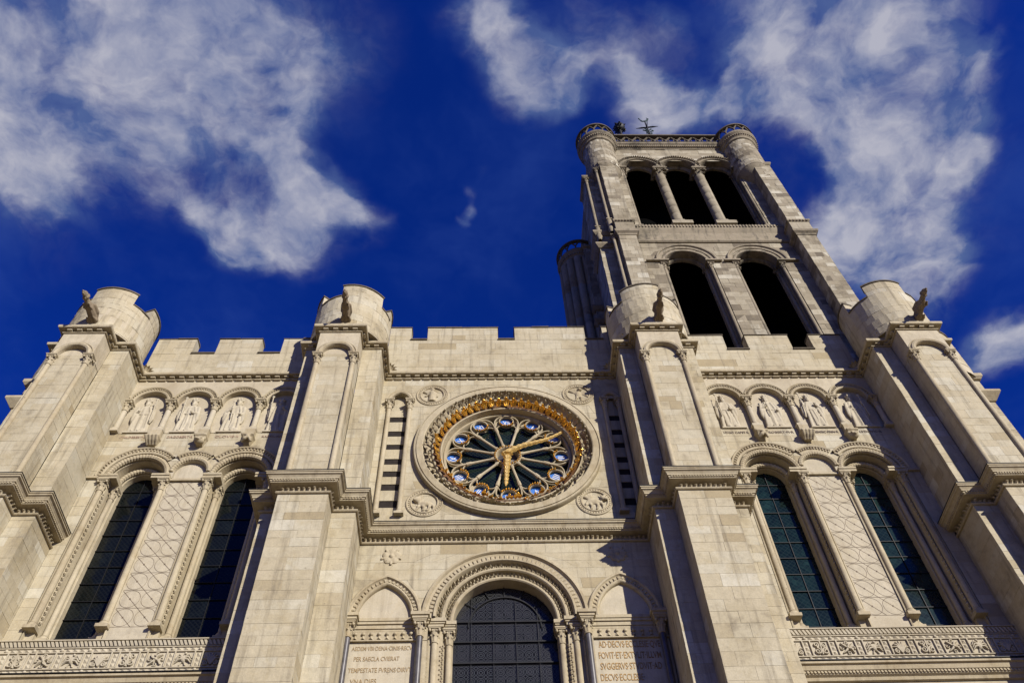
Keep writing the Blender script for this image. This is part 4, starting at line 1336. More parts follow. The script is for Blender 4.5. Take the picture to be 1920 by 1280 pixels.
b = MB(); leaves_on_arch(b, PXC, PZ, hw, hw, 0.40, 0.13, 38, 0.19); b.build('foliage_band', 'carved', GW, kind='stuff')
b = MB(); leaves_on_arch(b, PXC, PZ, hw, hw, 0.165, 0.23, 42, 0.17); b.build('foliage_band', 'carved', GW, kind='stuff')
# jambs: stepped piers with columns and foliage strips
for s in (-1, 1):
    b = MB()
    def X(o): return PXC + s * o
    steps = [(2.30, 0.0), (2.06, 0.02), (2.06, 0.16), (1.66, 0.16), (1.66, 0.30), (1.40, 0.30), (1.40, 0.62)]
    vs = [(X(o), y, z) for z in (10.0, 16.05) for o, y in steps]
    k = len(steps)
    b.add(vs, [(i, i + 1, k + i + 1, k + i) for i in range(k - 1)])
    J = b.build('jamb', 'carved', GW)
    for (o, y, r) in ((1.88, 0.16, 0.085), (1.50, 0.28, 0.085)):
        shaft(X(o), y, 10.2, 15.62, r, GW, base=False)
        capital(X(o), y, 16.06, r, 0.46, GW)
    for (o, y) in ((2.10, 0.12), (1.68, 0.22)):
        b = MB()
        for q in range(34):
            z = 11.0 + q * 0.135
            for dx, dz in ((0.02, 0), (-0.03, 0.05), (0.035, 0.075)):
                c_ = Vector((X(o) + dx, y - 0.05, z + dz)); e = 0.05
                b.add([c_ - Vector((e, 0, 0)), c_ + Vector((0, 0, e)), c_ + Vector((e, 0, 0)), c_ - Vector((0, 0, e)), c_ - Vector((0, e * 1.1, 0)), c_ + Vector((0, .05, 0))], [(0, 1, 4), (1, 2, 4), (2, 3, 4), (3, 0, 4), (0, 1, 5), (1, 2, 5), (2, 3, 5), (3, 0, 5)])
        b.build('foliage_strip', 'carved', GW, kind='stuff')
    b = MB()
    for z0, z1, p in ((16.06, 16.14, 0.0), (16.14, 16.19, 0.03), (16.19, 16.30, 0.06)):
        pts = [(X(2.36 + p), -0.10 - p), (X(2.04 - p), -0.10 - p), (X(2.04 - p), 0.04 - p), (X(1.64 - p), 0.04 - p), (X(1.64 - p), 0.18 - p), (X(1.37 - p), 0.18 - p), (X(1.37 - p), 0.6), (X(2.36 + p), 0.6)]
        k = len(pts)
        b.add([(x, y, z0) for x, y in pts] + [(x, y, z1) for x, y in pts], [(i, (i + 1) % k, k + (i + 1) % k, k + i) for i in range(k)] + [tuple(range(k)), tuple(range(k, 2 * k))])
    b.build('impost', 'carved', GW)
# leaded panes, clipped to the arched opening
clip = [(PXC - 1.40, 10.5), (PXC + 1.40, 10.5)] + [(PXC + 1.40 * math.cos(math.pi * j / 28), PZ + 1.40 * math.sin(math.pi * j / 28)) for j in range(29)]
gx = [-1.70, -1.16, -0.56, 0.06, 0.66, 1.30]; gz = [11.4, 12.05, 12.69, 13.33, 13.97, 14.61, 15.25, 15.89, 16.53, 17.8]
for i in range(len(gx) - 1):
    for j in range(len(gz) - 1):
        poly = clip_convex([(gx[i], gz[j]), (gx[i + 1], gz[j]), (gx[i + 1], gz[j + 1]), (gx[i], gz[j + 1])], clip)
        if len(poly) >= 3:
            b = MB(); b.add([(x, 0.56, z) for x, z in poly], [tuple(range(len(poly)))]); b.build('pane', 'glassnave', GW)
for x in gx[1:-1]:
    h = PZ + math.sqrt(max(1.4 ** 2 - (x - PXC) ** 2, 0))
    if abs(x - PXC) < 0.7: h = min(h, PZ + math.sqrt(max(0.98 ** 2 - (x - PXC) ** 2, 0.01)))
    b = MB(); b.box(x - 0.011, x + 0.011, 0.52, 0.555, 11.4, h, 0.5); b.build('glazing_bar', 'iron', GW)
for z in gz[1:-1]:
    w_ = 1.40 if z < PZ else math.sqrt(1.4 ** 2 - (z - PZ) ** 2)
    b = MB(); b.box(PXC - w_, PXC + w_, 0.50, 0.535, z - 0.017, z + 0.017, 0.5); b.build('glazing_bar', 'iron', GW)
b = MB()
b.tube([(PXC + 1.0 * math.cos(math.pi * j / 24), 0.53, PZ + 0.05 + 1.0 * math.sin(math.pi * j / 24)) for j in range(25)], 0.025, 6)
for a in (38, 66, 90, 114, 142):
    b.tube([(PXC + 1.0 * math.cos(math.radians(a)), 0.53, PZ + 0.05 + 1.0 * math.sin(math.radians(a))), (PXC + 1.4 * math.cos(math.radians(a)), 0.53, PZ + 1.4 * math.sin(math.radians(a)))], 0.016, 6)
b.build('glazing_bar', 'iron', GW)

TXT = {-1: [('AEDEM·VBI·DENA·CINIS·RECV', 15.37, -3.46, 1.56, 0.12), ('PER SAECLA CVIERAT', 15.06, -3.57, 1.16, 0.125), ('TEMPESTATE FVRENS·DIRVT', 14.73, -3.46, 1.60, 0.13), ('VNA DIES', 14.42, -3.85, 0.66, 0.125)],
       1: [('AD·DECVS·ECCLESIE·QVE', 15.35, 3.00, 1.62, 0.19), ('FOVIT·ET·EXTVLIT·ILLVM', 15.02, 2.97, 1.62, 0.19), ('SVGGERVS·STVDVIT·AD', 14.70, 2.96, 1.58, 0.19), ('DECVS·ECCLESIE·', 14.38, 2.70, 1.12, 0.19)]}
for s, (ax, x0, x1, cl, cr) in ((-1, (-3.50, -4.28, -2.62, -4.38, -2.50)), (1, (3.02, 2.04, 3.84, 1.93, 3.90))):
    b = MB()
    # outer moulding, plain roll, tympanum, impost band and frieze
    b.arch(ax, PZ, 0.72, 1.10, [(0.30, 0.01), (0.30, -0.06), (0.27, -0.09), (0.22, -0.09), (0.20, -0.05), (0.18, -0.03), (0.09, -0.01), (0.085, -0.035), (0.05, -0.05), (0.02, -0.035), (0.0, 0.0), (0.0, 0.09)], 16)
    BA = b.build('blind_arch', 'carved', CHURCH, label='pointed blind arch with an inscribed panel, ' + ('left' if s < 0 else 'right') + ' of the great window')
    b = MB(); teeth(b, ax, PZ, 0.72, 1.10, 0.135, -0.02, 24, 0.12, depth=0.035, slant=0.2); b.build('leaf_band', 'carved', BA, kind='stuff')
    b = MB(); b.add([(ax - 0.8, 0.08, 16.2), (ax + 0.8, 0.08, 16.2), (ax + 0.8, 0.08, 17.5), (ax - 0.8, 0.08, 17.5)], [(0, 1, 2, 3)]); b.build('tympanum', 'pale', BA)
    b = MB()
    xa, xb = (XL, -2.3) if s < 0 else (1.8, XR)
    b.box(xa, xb, -0.02, 0.2, 16.12, 16.20); b.box(xa, xb, -0.045, 0.2, 16.20, 16.295); b.box(xa, xb, 0.02, 0.2, 16.0, 16.12); b.box(xa, xb, 0.05, 0.2, 15.93, 16.0)
    b.box(xa, xb, 0.0, 0.2, 15.61, 15.645)
    b.build('impost', 'carved', BA)
    b = MB(); b.box(xa, xb, 0.055, 0.2, 15.645, 15.93)
    for q in range(9):
        xx = xa + 0.12 + (xb - xa - 0.24) * (q + 0.5) / 9
        b.ellipsoid((xx, 0.03, 15.84), (0.055, 0.05, 0.05), 8, 5)
        b.add([(xx - 0.08, 0.05, 15.66), (xx, 0.0, 15.70), (xx + 0.08, 0.05, 15.66), (xx, 0.03, 15.82)], [(0, 1, 3), (1, 2, 3)])
    b.build('leaf_frieze', 'carved', BA)
    b = MB(); b.box(xa, xb, 0.075, 0.2, 10.0, 15.61); PN = b.build('inscribed_panel', 'pale', BA)
    for c_ in (cl, cr):
        shaft(c_, -0.06, 10.2, 15.66, 0.088, BA, mat='marble', base=False, name='marble_column')
        capital(c_, -0.06, 16.12, 0.088, 0.46, BA)
        b = MB(); b.box(c_ - 0.21, c_ + 0.21, -0.27, 0.1, 16.12, 16.2); b.box(c_ - 0.25, c_ + 0.25, -0.31, 0.1, 16.2, 16.30); b.build('abacus', 'carved', BA)
    for (t_, z, x, w_, h) in TXT[s]:
        inscription(t_, x, z, w_, h, 0.070, 'bronzeletter' if s < 0 else 'goldletter', BA)
# rosettes in the spandrels
for x in (-3.46, 3.06):
    b = MB()
    for k in range(5):
        a = math.pi / 2 + 2 * math.pi * k / 5
        c_ = Vector((x + 0.17 * math.cos(a), 0.0, 18.42 + 0.17 * math.sin(a)))
        b.ellipsoid(c_, (0.125, 0.05, 0.125), 8, 5)
    b.ellipsoid((x, -0.03, 18.42), (0.07, 0.06, 0.07), 8, 5)
    for k in range(5):
        a = math.pi / 2 + 2 * math.pi * (k + 0.5) / 5
        b.tube([(x + 0.1 * math.cos(a), -0.01, 18.42 + 0.1 * math.sin(a)), (x + 0.31 * math.cos(a), -0.02, 18.42 + 0.31 * math.sin(a))], [0.02, 0.04], 6)
    place('rosette', remesh(b, 0.02, 'rosette'), 'carved', CHURCH)

# ------------------------------------------------------------------ side bays
def king_mesh(seed):
    """crowned, robed figure in high relief, 1.8 m tall, feet at the origin, facing -y"""
    r = random.Random(seed)
    b = MB()
    lean = r.uniform(-0.05, 0.05)
    prof = [(0.29, 0.05), (0.31, 0.12), (0.29, 0.45), (0.25, 0.8), (0.225, 1.02), (0.25, 1.2), (0.265, 1.32), (0.2, 1.42), (0.09, 1.47), (0.075, 1.53)]
    rows = []
    ph = r.uniform(0, 6)
    nf = r.choice((7, 8, 9))
    for w, z in prof:
        row = []
        for j in range(36):
            a = 2 * math.pi * j / 36
            f = 1 + (0.2 if z < 1.0 else 0.09) * math.sin(nf * a + ph + z * 1.2) * (1 if z < 1.35 else 0.2)
            row.append((lean * z + w * f * math.cos(a), 0.5 * w * f * math.sin(a) - 0.02, z))
        rows.append(row)
    b.grid(rows, True, True)
    hx = lean * 1.6
    b.ellipsoid((hx, -0.06, 1.60), (0.085, 0.10, 0.115)); b.ellipsoid((hx, -0.12, 1.50), (0.065, 0.06, 0.09))
    b.ellipsoid((hx, -0.16, 1.59), (0.02, 0.03, 0.035), 6, 5)
    b.ellipsoid((hx, -0.02, 1.58), (0.12, 0.08, 0.12))
    b.lathe(hx, -0.06, [(0.10, 1.66), (0.115, 1.74), (0.10, 1.75), (0.09, 1.67)], 12)
    for k in range(6):
        a = 2 * math.pi * k / 6
        b.tube([(hx + 0.1 * math.cos(a), -0.06 + 0.1 * math.sin(a), 1.70), (hx + 0.12 * math.cos(a), -0.06 + 0.12 * math.sin(a), 1.80)], [0.035, 0.02], 6)
    v = seed % 4
    sh = lambda s: (lean * 1.3 + s * 0.23, -0.05, 1.33)
    L = {0: [(-0.31, -0.12, 1.02), (-0.16, -0.2, 1.05)], 1: [(-0.33, -0.1, 1.1), (-0.26, -0.2, 1.36)], 2: [(-0.30, -0.12, 1.0), (-0.08, -0.22, 1.15)], 3: [(-0.34, -0.1, 1.12), (-0.34, -0.2, 1.4)]}[v]
    Rr = {0: [(0.33, -0.12, 1.05), (0.30, -0.2, 1.28)], 1: [(0.31, -0.12, 1.0), (0.1, -0.22, 0.98)], 2: [(0.33, -0.1, 1.0), (0.24, -0.2, 0.85)], 3: [(0.30, -0.12, 1.0), (0.12, -0.22, 1.18)]}[v]
    for s, pts in ((-1, L), (1, Rr)):
        b.tube([sh(s)] + pts, [0.085, 0.075, 0.05], 8)
        h = pts[-1]
        b.ellipsoid((h[0], h[1] - 0.02, h[2] + 0.02), (0.05, 0.05, 0.055), 7, 5)
        for k in range(4):
            b.tube([(h[0] - 0.03 + 0.02 * k, h[1] - 0.05, h[2] + 0.05), (h[0] - 0.02 + 0.02 * k, h[1] - 0.08, h[2] + 0.0)], [0.014, 0.012], 5)
        # hanging sleeve
        e = pts[0]
        b.tube([(e[0], e[1], e[2]), (e[0] + s * 0.01, e[1] + 0.04, e[2] - 0.3), (e[0] - s * 0.02, e[1] + 0.06, e[2] - 0.5)], [0.08, 0.075, 0.03], 8)
    hs = {0: Rr[-1], 1: L[-1], 2: L[-1], 3: L[-1]}[v]
    b.tube([(hs[0] + 0.05, hs[1] - 0.04, hs[2] - 0.75 if v != 2 else hs[2] - 0.5), (hs[0], hs[1] - 0.04, hs[2] + 0.35)], 0.024, 6)
    b.ellipsoid((hs[0], hs[1] - 0.04, hs[2] + 0.37), (0.06, 0.045, 0.06), 7, 5)
    # mantle edges and a sash
    for s in (-1, 1):
        b.tube([(s * 0.12, -0.13, 1.36), (s * 0.2, -0.13, 1.1), (s * 0.24, -0.12, 0.6), (s * 0.27, -0.1, 0.1)], [0.04, 0.045, 0.05, 0.055], 7)
    b.tube([(-0.22, -0.12, 1.0), (0, -0.15, 0.96), (0.22, -0.12, 1.0)], 0.03, 6)
    b.tube([(0.0, -0.15, 0.95), (0.03, -0.16, 0.5), (0.0, -0.15, 0.25)], [0.03, 0.035, 0.03], 6)
    for s in (-1, 1):
        b.ellipsoid((s * 0.11, -0.18, 0.05), (0.06, 0.12, 0.05), 8, 5)
    b.ellipsoid((0.2, -0.12, 0.12), (0.13, 0.09, 0.12), 8, 6)
    me = remesh(b, 0.016, 'relief_king')
    me.materials.clear(); me.materials.append(M['pale'])
    return me

def corbel_mesh(kind):
    b = MB()
    b.hexa([(-0.1, -0.08, -0.30), (0.1, -0.08, -0.30), (0.1, 0.1, -0.30), (-0.1, 0.1, -0.30)], [(-0.19, -0.3, 0), (0.19, -0.3, 0), (0.19, 0.1, 0), (-0.19, 0.1, 0)])
    if kind == 0:
        b.ellipsoid((0, -0.2, -0.2), (0.17, 0.15, 0.14))
        for s in (-1, 1):
            b.ellipsoid((s * 0.09, -0.33, -0.17), (0.045, 0.04, 0.04), 7, 5); b.ellipsoid((s * 0.15, -0.2, -0.08), (0.05, 0.06, 0.06), 7, 5)
        b.ellipsoid((0, -0.34, -0.24), (0.07, 0.06, 0.04), 7, 5)
    elif kind == 1:
        b.tube([(-0.16, -0.2, -0.28), (-0.05, -0.3, -0.2), (0.06, -0.3, -0.12), (0.16, -0.22, -0.28)], [0.05, 0.07, 0.06, 0.05], 7); b.ellipsoid((0.02, -0.3, -0.08), (0.07, 0.07, 0.07), 8, 5)
    else:
        for k in range(4):
            b.tube([(-0.13 + 0.09 * k, -0.1, -0.3), (-0.16 + 0.11 * k, -0.26, -0.17), (-0.19 + 0.125 * k, -0.36, -0.03)], [0.04, 0.05, 0.06], 7)
    b.box(-0.21, 0.21, -0.32, 0.1, -0.01, 0.07)
    me = remesh(b, 0.025, 'corbel'); me.materials.clear(); me.materials.append(M['carved'])
    return me
CORBEL = [corbel_mesh(k) for k in range(3)]

def scroll_mesh(seed):
    """foliage or beast relief filling a frieze panel 0.48 x 0.46, centre at the origin, back at y = 0"""
    r = random.Random(seed)
    b = MB()
    v = seed % 4
    def spiral(cx, cz, r0, sx, turns=1.4, th=0.026, ph=0.0):
        pts = []
        for i in range(14):
            s = i / 13
            a = ph + sx * turns * 2 * math.pi * s
            rr = r0 * (1 - 0.8 * s)
            pts.append((cx + rr * math.cos(a), -0.012, cz + rr * math.sin(a)))
        b.tube(pts, [th * (1.1 - 0.4 * i / 13) for i in range(14)], 6)
    if v == 0:
        for s in (-1, 1):
            spiral(s * 0.11, -0.09, 0.10, s, ph=math.pi / 2); spiral(s * 0.11, 0.11, 0.08, -s, ph=-math.pi / 2)
        b.tube([(0, -0.01, -0.2), (0, -0.02, 0.2)], 0.03, 6)
    elif v == 1:
        for k in range(7):
            a = math.radians(20 + 140 * k / 6)
            b.tube([(0, -0.01, -0.18), (0.12 * math.cos(a), -0.02, -0.05 + 0.12 * math.sin(a)), (0.23 * math.cos(a), -0.01, -0.08 + 0.27 * math.sin(a))], [0.02, 0.035, 0.018], 6)
        for s in (-1, 1): spiral(s * 0.13, -0.13, 0.07, -s, ph=math.pi / 2)
    elif v == 2:
        b.ellipsoid((0, -0.01, 0.0), (0.07, 0.04, 0.12), 8, 6); b.ellipsoid((0.03, -0.02, 0.15), (0.045, 0.04, 0.045), 7, 5)
        for s in (-1, 1):
            for k in range(3):
                b.tube([(s * 0.03, -0.01, 0.05 - 0.03 * k), (s * 0.13, -0.02, 0.13 - 0.08 * k), (s * 0.21, -0.01, 0.02 - 0.07 * k)], [0.035, 0.032, 0.015], 6)
            b.tube([(s * 0.04, -0.01, -0.1), (s * 0.08, -0.01, -0.2)], 0.02, 6)
    else:
        for k in range(4):
            a = math.pi / 4 + k * math.pi / 2
            b.tube([(0, -0.01, 0), (0.1 * math.cos(a + .3), -0.02, 0.1 * math.sin(a + .3)), (0.22 * math.cos(a), -0.01, 0.22 * math.sin(a))], [0.03, 0.045, 0.02], 6)
            spiral(0.15 * math.cos(a + math.pi / 4), 0.15 * math.sin(a + math.pi / 4), 0.06, 1, 1.2, 0.018, ph=a)
        b.ellipsoid((0, -0.02, 0), (0.05, 0.04, 0.05), 8, 5)
    me = b.mesh('scroll'); me.materials.append(M['pale'])
    return me
SCROLL = [scroll_mesh(k) for k in range(4)]

def side_bay(cx, x0, x1, glass, names, ki, side):
    YG = 0.70
    Pw, L = plane_face((x0, 0), (x1, 0))
    ex = [rect_x(cx - 2.72, cx + 2.72, 15.0, 21.8), rect_x(x0, x1, 23.86, 26.8)]
    for s in (-1, 1):
        ex.append(arch_x(cx + s * 1.62, 21.8, 1.07, 1.07, 21.7))
    ex.append(arch_x(cx, 22.0, 0.60, 0.60, 21.7))
    sh = [(lambda e: (lambda v: (e(v)[0] - x0, e(v)[1] - x0) if e(v) else None))(e) for e in ex]
    core = MB()
    core_face(core, Pw, 0, L, 15.6, 23.87, sh, 0.06)
    core.add([(x0, -0.012, 0), (x1, -0.012, 0), (x1, -0.012, 14.3), (x0, -0.012, 14.3)], [(0, 1, 2, 3)])
    # spandrels over the arcade, its back wall and floor
    aex = [arch_x(cx + o - x0, 25.5, 0.575, 0.575, 23.8) for o in (-2.325, -0.775, 0.775, 2.325)]
    core_face(core, Pw, 0, L, 25.5, ZS0 + 0.15, aex, 0.04, 0.0)
    core.add([(x0, 0.16, 23.8), (x1, 0.16, 23.8), (x1, 0.16, 26.3), (x0, 0.16, 26.3)], [(0, 1, 2, 3)])
    core.add([(x0, -0.012, 23.868), (x1, -0.012, 23.868), (x1, 0.16, 23.868), (x0, 0.16, 23.868)], [(0, 1, 2, 3)])
    for o in (-2.325, -0.775, 0.775, 2.325):
        core.arch(cx + o, 25.5, 0.575, 0.575, [(0, 0.0), (0, 0.16)], 12)
    for o in (-3.1, -1.55, 0, 1.55, 3.1):
        a, b_ = max(cx + o - 0.2, x0), min(cx + o + 0.2, x1)
        core.add([(a, 0.0, 25.499), (b_, 0.0, 25.499), (b_, 0.16, 25.499), (a, 0.16, 25.499)], [(0, 1, 2, 3)])
    W = core.build('wall', 'mortar', CHURCH, label='ashlar wall of the %s bay' % side)
    ashlar('church', W, Pw, 0, L, 15.72, 23.86, sh, ch=0.36, ln=0.8)

    # arcade of crowned figures
    A = empty('blind_arcade', (cx, 0, 23.6), label='blind arcade of four relief kings above the %s windows' % side, parent=CHURCH)
    for n_, o in enumerate((-2.325, -0.775, 0.775, 2.325)):
        b = MB()
        c_ = cx + o
        b.arch(c_, 25.5, 0.575, 0.575, [(0.02, 0.05), (-0.005, -0.01), (0.01, -0.035), (0.06, -0.05), (0.09, -0.035), (0.095, -0.01), (0.16, -0.012), (0.17, -0.045), (0.195, -0.045)], 14)
        pts = arch_pts(c_, 25.5, 0.575, 0.575, 0.195, 14)
        # outer hood only where it does not run into its neighbour
        for seg in (pts,):
            q = [p for p in seg if abs(p[0] - c_) < 0.765]
            b.tube([(p[0], -0.03, p[1] + 0.03) for p in q], 0.04, 6)
        teeth(b, c_, 25.5, 0.575, 0.575, 0.128, -0.012, 22, 0.075, depth=0.04)
        b.build('arch_moulding', 'carved', A)
        fig = place('relief_king', king_mesh(ki + n_), None, A, mtx=Matrix.Translation((c_ - 0.05, 0.135, 23.93)) @ Matrix.Diagonal((0.98, 0.72, 1.02, 1)))
        b = MB(); b.box(c_ - 0.42, c_ + 0.42, -0.06, 0.15, 23.872, 23.935); b.build('plinth', 'pale', A)
        inscription(names[n_], c_ + 0.0, 23.62, min(0.86, 0.085 * len(names[n_])), 0.10, -0.010, 'redletter' if side == 'left' else 'greyletter', A)
    for k, o in enumerate((-3.1, -1.55, 0, 1.55, 3.1)):
        x = min(max(cx + o, x0 + 0.07), x1 - 0.07)
        shaft(x, 0.02, 23.98, 25.06, 0.095, A, mat='pale')
        capital(x, 0.02, 25.5, 0.095, 0.46, A)
        if 0 < k < 4:
            place('corbel', CORBEL[(k + ki) % 3], None, A, mtx=Matrix.Translation((x, 0.0, 23.46)))
        b = MB(); b.box(x - 0.17, x + 0.17, -0.17, 0.15, 23.54, 23.878)
        if 0 < k < 4: b.build('column_base', 'carved', A)

    # pair of lancets
    for s in (-1, 1):
        c_ = cx + s * 1.62
        b = MB()
        b.arch(c_, 21.8, 0.58, 0.58, [(0.50, 0.01), (0.46, 0.0), (0.455, 0.10), (0.24, 0.12), (0.225, 0.46), (0.02, 0.48), (0.0, 0.50), (0.0, YG + 0.1)], 14, legs=6.12, smooth=False)
        pos = 'outer' if s == (-1 if side == 'left' else 1) else 'inner'
        LW = b.build('lancet_window', 'carved', CHURCH, label='tall round-headed %s lancet of the %s bay' % (pos, side))
        # hood, trimmed where it meets the middle arch
        hood = [(0.47, 0.008), (0.47, -0.035), (0.50, -0.05), (0.545, -0.05), (0.56, -0.03), (0.64, -0.035), (0.66, -0.085), (0.70, -0.10), (0.725, -0.075), (0.73, 0.01)]
        h = MB()
        cols = [arch_pts(c_, 21.8, 0.58, 0.58, o, 18) for o, y in hood]
        lim = cx + s * 0.63
        rows = []
        for j in range(len(cols[0])):
            row = [(cols[i][j][0], hood[i][1], cols[i][j][1]) for i in range(len(hood))]
            if (row[-1][0] - lim) * s > -0.02:
                rows.append(row)
        h.grid(rows)
        s0, s1 = (0.0, 0.76) if s < 0 else (0.24, 1.0)
        teeth(h, c_, 21.8, 0.58, 0.58, 0.60, -0.03, 25, 0.11, s0, s1, depth=0.05)
        h.build('hood_mould', 'carved', LW)
        h = MB(); beaded_roll(h, c_, 21.8, 0.58, 0.58, 0.35, 0.03, 0.095, 30); h.build('roll_moulding', 'carved', LW)
        h = MB(); beaded_roll(h, c_, 21.8, 0.58, 0.58, 0.10, 0.41, 0.085, 22); h.build('roll_moulding', 'carved', LW)
        for o in (-0.935, 0.935):
            shaft(c_ + o, 0.03, 16.2, 21.2, 0.088, LW)
            capital(c_ + o, 0.03, 21.63, 0.088, 0.44, LW)
        for o in (-0.69, 0.69):
            shaft(c_ + o, 0.40, 16.05, 21.2, 0.078, LW)
            capital(c_ + o, 0.40, 21.63, 0.078, 0.44, LW)
        for q in (-1, 1):
            h = MB()
            for k in range(30):
                z = 16.25 + k * 0.165
                x_ = c_ + q * 0.815
                h.add([(x_ - 0.05, 0.125, z), (x_, 0.125, z + 0.075), (x_ + 0.05, 0.125, z), (x_, 0.125, z - 0.05), (x_, 0.06, z)], [(0, 1, 4), (1, 2, 4), (2, 3, 4), (3, 0, 4)])
                h.add([(x_ - 0.03, 0.12, z + 0.07), (x_ + 0.03, 0.12, z + 0.07), (x_, 0.07, z + 0.1), (x_, 0.12, z + 0.12)], [(0, 1, 2), (1, 3, 2), (3, 0, 2)])
            h.build('foliage_strip', 'carved', LW, kind='stuff')
            h = MB()
            xa, xb = sorted((c_ + q * 0.53, c_ + q * 1.10))
            h.box(xa + (0 if q > 0 else 0.0), xb, -0.13, 0.10, 21.63, 21.72); h.box(xa, xb, -0.16, 0.13, 21.72, 21.80)
            xc, xd = sorted((c_ + q * 0.53, c_ + q * 0.86))
            h.box(xc - 0.02, xd - 0.003, 0.104, 0.50, 21.632, 21.715); h.box(xc - 0.03, xd - 0.003, 0.134, 0.50, 21.717, 21.797)
            h.build('abacus', 'carved', LW)
        # panes and bars
        clipw = [(c_ - 0.58, 15.6), (c_ + 0.58, 15.6)] + [(c_ + 0.58 * math.cos(math.pi * j / 18), 21.8 + 0.58 * math.sin(math.pi * j / 18)) for j in range(19)]
        zs = [15.70 + 0.61 * k for k in range(11)] + [22.5]
        for i, (xa, xb) in enumerate(((c_ - 0.6, c_), (c_, c_ + 0.6))):
            for za, zb in zip(zs, zs[1:]):
                poly = clip_convex([(xa, za), (xb, za), (xb, zb), (xa, zb)], clipw)
                if len(poly) < 3: continue
                tl = random.uniform(-0.006, 0.006); tz = random.uniform(-0.006, 0.006)
                h = MB(); h.add([(x, YG + tl * (x - xa) / 0.6 + tz * (z - za) / 0.6, z) for x, z in poly], [tuple(range(len(poly)))]); h.build('pane', glass, LW)
        h = MB(); h.box(c_ - 0.009, c_ + 0.009, YG - 0.035, YG - 0.012, 15.7, 22.36, 0.5); h.build('glazing_bar', 'iron', LW)
        for z in zs[1:-1]:
            h = MB(); h.box(c_ - 0.578, c_ + 0.578, YG - 0.04, YG - 0.014, z - 0.009, z + 0.009, 0.5); h.build('glazing_bar', 'iron', LW)
    # outer abacus strings
    b = MB()
    for s in (-1, 1):
        a, e = sorted((cx + s * 2.73, (x1 if s > 0 else x0)))
        if e - a > 0.1:
            b = MB(); b.box(a, e, -0.08, 0.05, 21.70, 21.798); b.build('impost_string', 'carved', W)


    # incised blind panel between the lancets; dark strips paint its groove shadows
    b = MB()
    b.box(cx - 0.60, cx + 0.60, 0.05, 0.3, 15.7, 21.60)
    b.arch(cx, 22.0, 0.50, 0.50, [(0.13, 0.008), (0.11, -0.01), (0.0, 0.0), (0.0, 0.12)], 12, legs=0.25)
    b.add([(cx - 0.62, 0.11, 21.55), (cx + 0.62, 0.11, 21.55), (cx + 0.62, 0.11, 22.6), (cx - 0.62, 0.11, 22.6)], [(0, 1, 2, 3)])
    BP = b.build('blind_panel', 'pale', CHURCH, label='pale incised panel between the %s lancets' % side)
    b = MB(); b.box(cx - 0.56, cx + 0.56, -0.03, 0.1, 21.60, 21.66); b.box(cx - 0.56, cx + 0.56, 0.0, 0.1, 21.66, 21.72); b.build('ledge', 'carved', BP)
    b = MB()
    hood = [(0.16, 0.004), (0.16, -0.03), (0.24, -0.045), (0.26, -0.03), (0.34, -0.03), (0.36, -0.075), (0.41, -0.09), (0.43, -0.07), (0.435, 0.01)]
    cols = [arch_pts(cx, 22.0, 0.50, 0.50, o, 18) for o, y in hood]
    rows = [[(cols[i][j][0], hood[i][1], cols[i][j][1]) for i in range(len(hood))] for j in range(len(cols[0])) if abs(cols[-1][j][0] - cx) < 0.66]
    b.grid(rows); teeth(b, cx, 22.0, 0.50, 0.50, 0.30, -0.028, 12, 0.10, 0.27, 0.73, depth=0.05)
    b.build('hood_mould', 'carved', BP)
    b = MB(); beaded_roll(b, cx, 22.0, 0.50, 0.50, 0.085, 0.0, 0.085, 20); b.build('roll_moulding', 'carved', BP)
    b = MB()
    yy = 0.046
    def strip(p, q, w=0.011):
        p, q = Vector(p), Vector(q); d = (q - p).normalized(); n = Vector((-d.y, d.x)) * w
        b.add([(p.x - n.x, yy, p.y - n.y), (p.x + n.x, yy, p.y + n.y), (q.x + n.x, yy, q.y + n.y), (q.x - n.x, yy, q.y - n.y)], [(0, 1, 2, 3)])
    zb, ch_ = 16.2, 0.60
    for rI in range(9):
        z0 = zb + rI * ch_
        strip((cx - 0.58, z0), (cx + 0.58, z0), 0.006)
        for cI in range(2):
            xx = cx - 0.58 + cI * 0.58
            mx_, mz_ = xx + 0.29, z0 + ch_ / 2
            strip((xx, z0 + ch_), (xx + 0.58, z0), 0.007)
            pr = None
            for j in range(25):
                a = 2 * math.pi * j / 24
                p = (mx_ + 0.27 * math.cos(a), mz_ + 0.28 * math.sin(a))
                if pr: strip(pr, p, 0.005)
                pr = p
            for k in range(8):
                a = 2 * math.pi * k / 8; a2 = a + math.pi / 4
                b.add([(mx_, yy - .001, mz_), (mx_ + 0.026 * math.cos(a), yy - .001, mz_ + 0.03 * math.sin(a)), (mx_ + 0.026 * math.cos(a2), yy - .001, mz_ + 0.03 * math.sin(a2))], [(0, 1, 2)])
    b.build('groove_shade', 'groove', BP)

    # sill, carved frieze and ledge under the windows
    b = MB()
    b.hexa([(x0, -0.14, 15.67), (x1, -0.14, 15.67), (x1, YG + 0.1, 15.67), (x0, YG + 0.1, 15.67)], [(x0, -0.14, 15.70), (x1, -0.14, 15.70), (x1, YG + 0.1, 15.76), (x0, YG + 0.1, 15.76)])
    b.box(x0, x1, -0.05, 0.2, 14.2, 15.67)
    F = b.build('frieze', 'pale', CHURCH, label='carved foliage frieze under the %s windows' % side)
    b = MB()
    for (za, zc_, yo) in ((15.475, 15.50, -0.085), (15.335, 15.36, -0.09), (14.865, 14.89, -0.09), (14.72, 14.745, -0.085), (14.66, 14.69, -0.1)):
        b.box(x0 + 0.002, x1 - 0.002, yo, -0.04, za, zc_)
    b.build('fillet', 'pale', F)
    b = MB()
    n_ = int((x1 - x0) / 0.105)
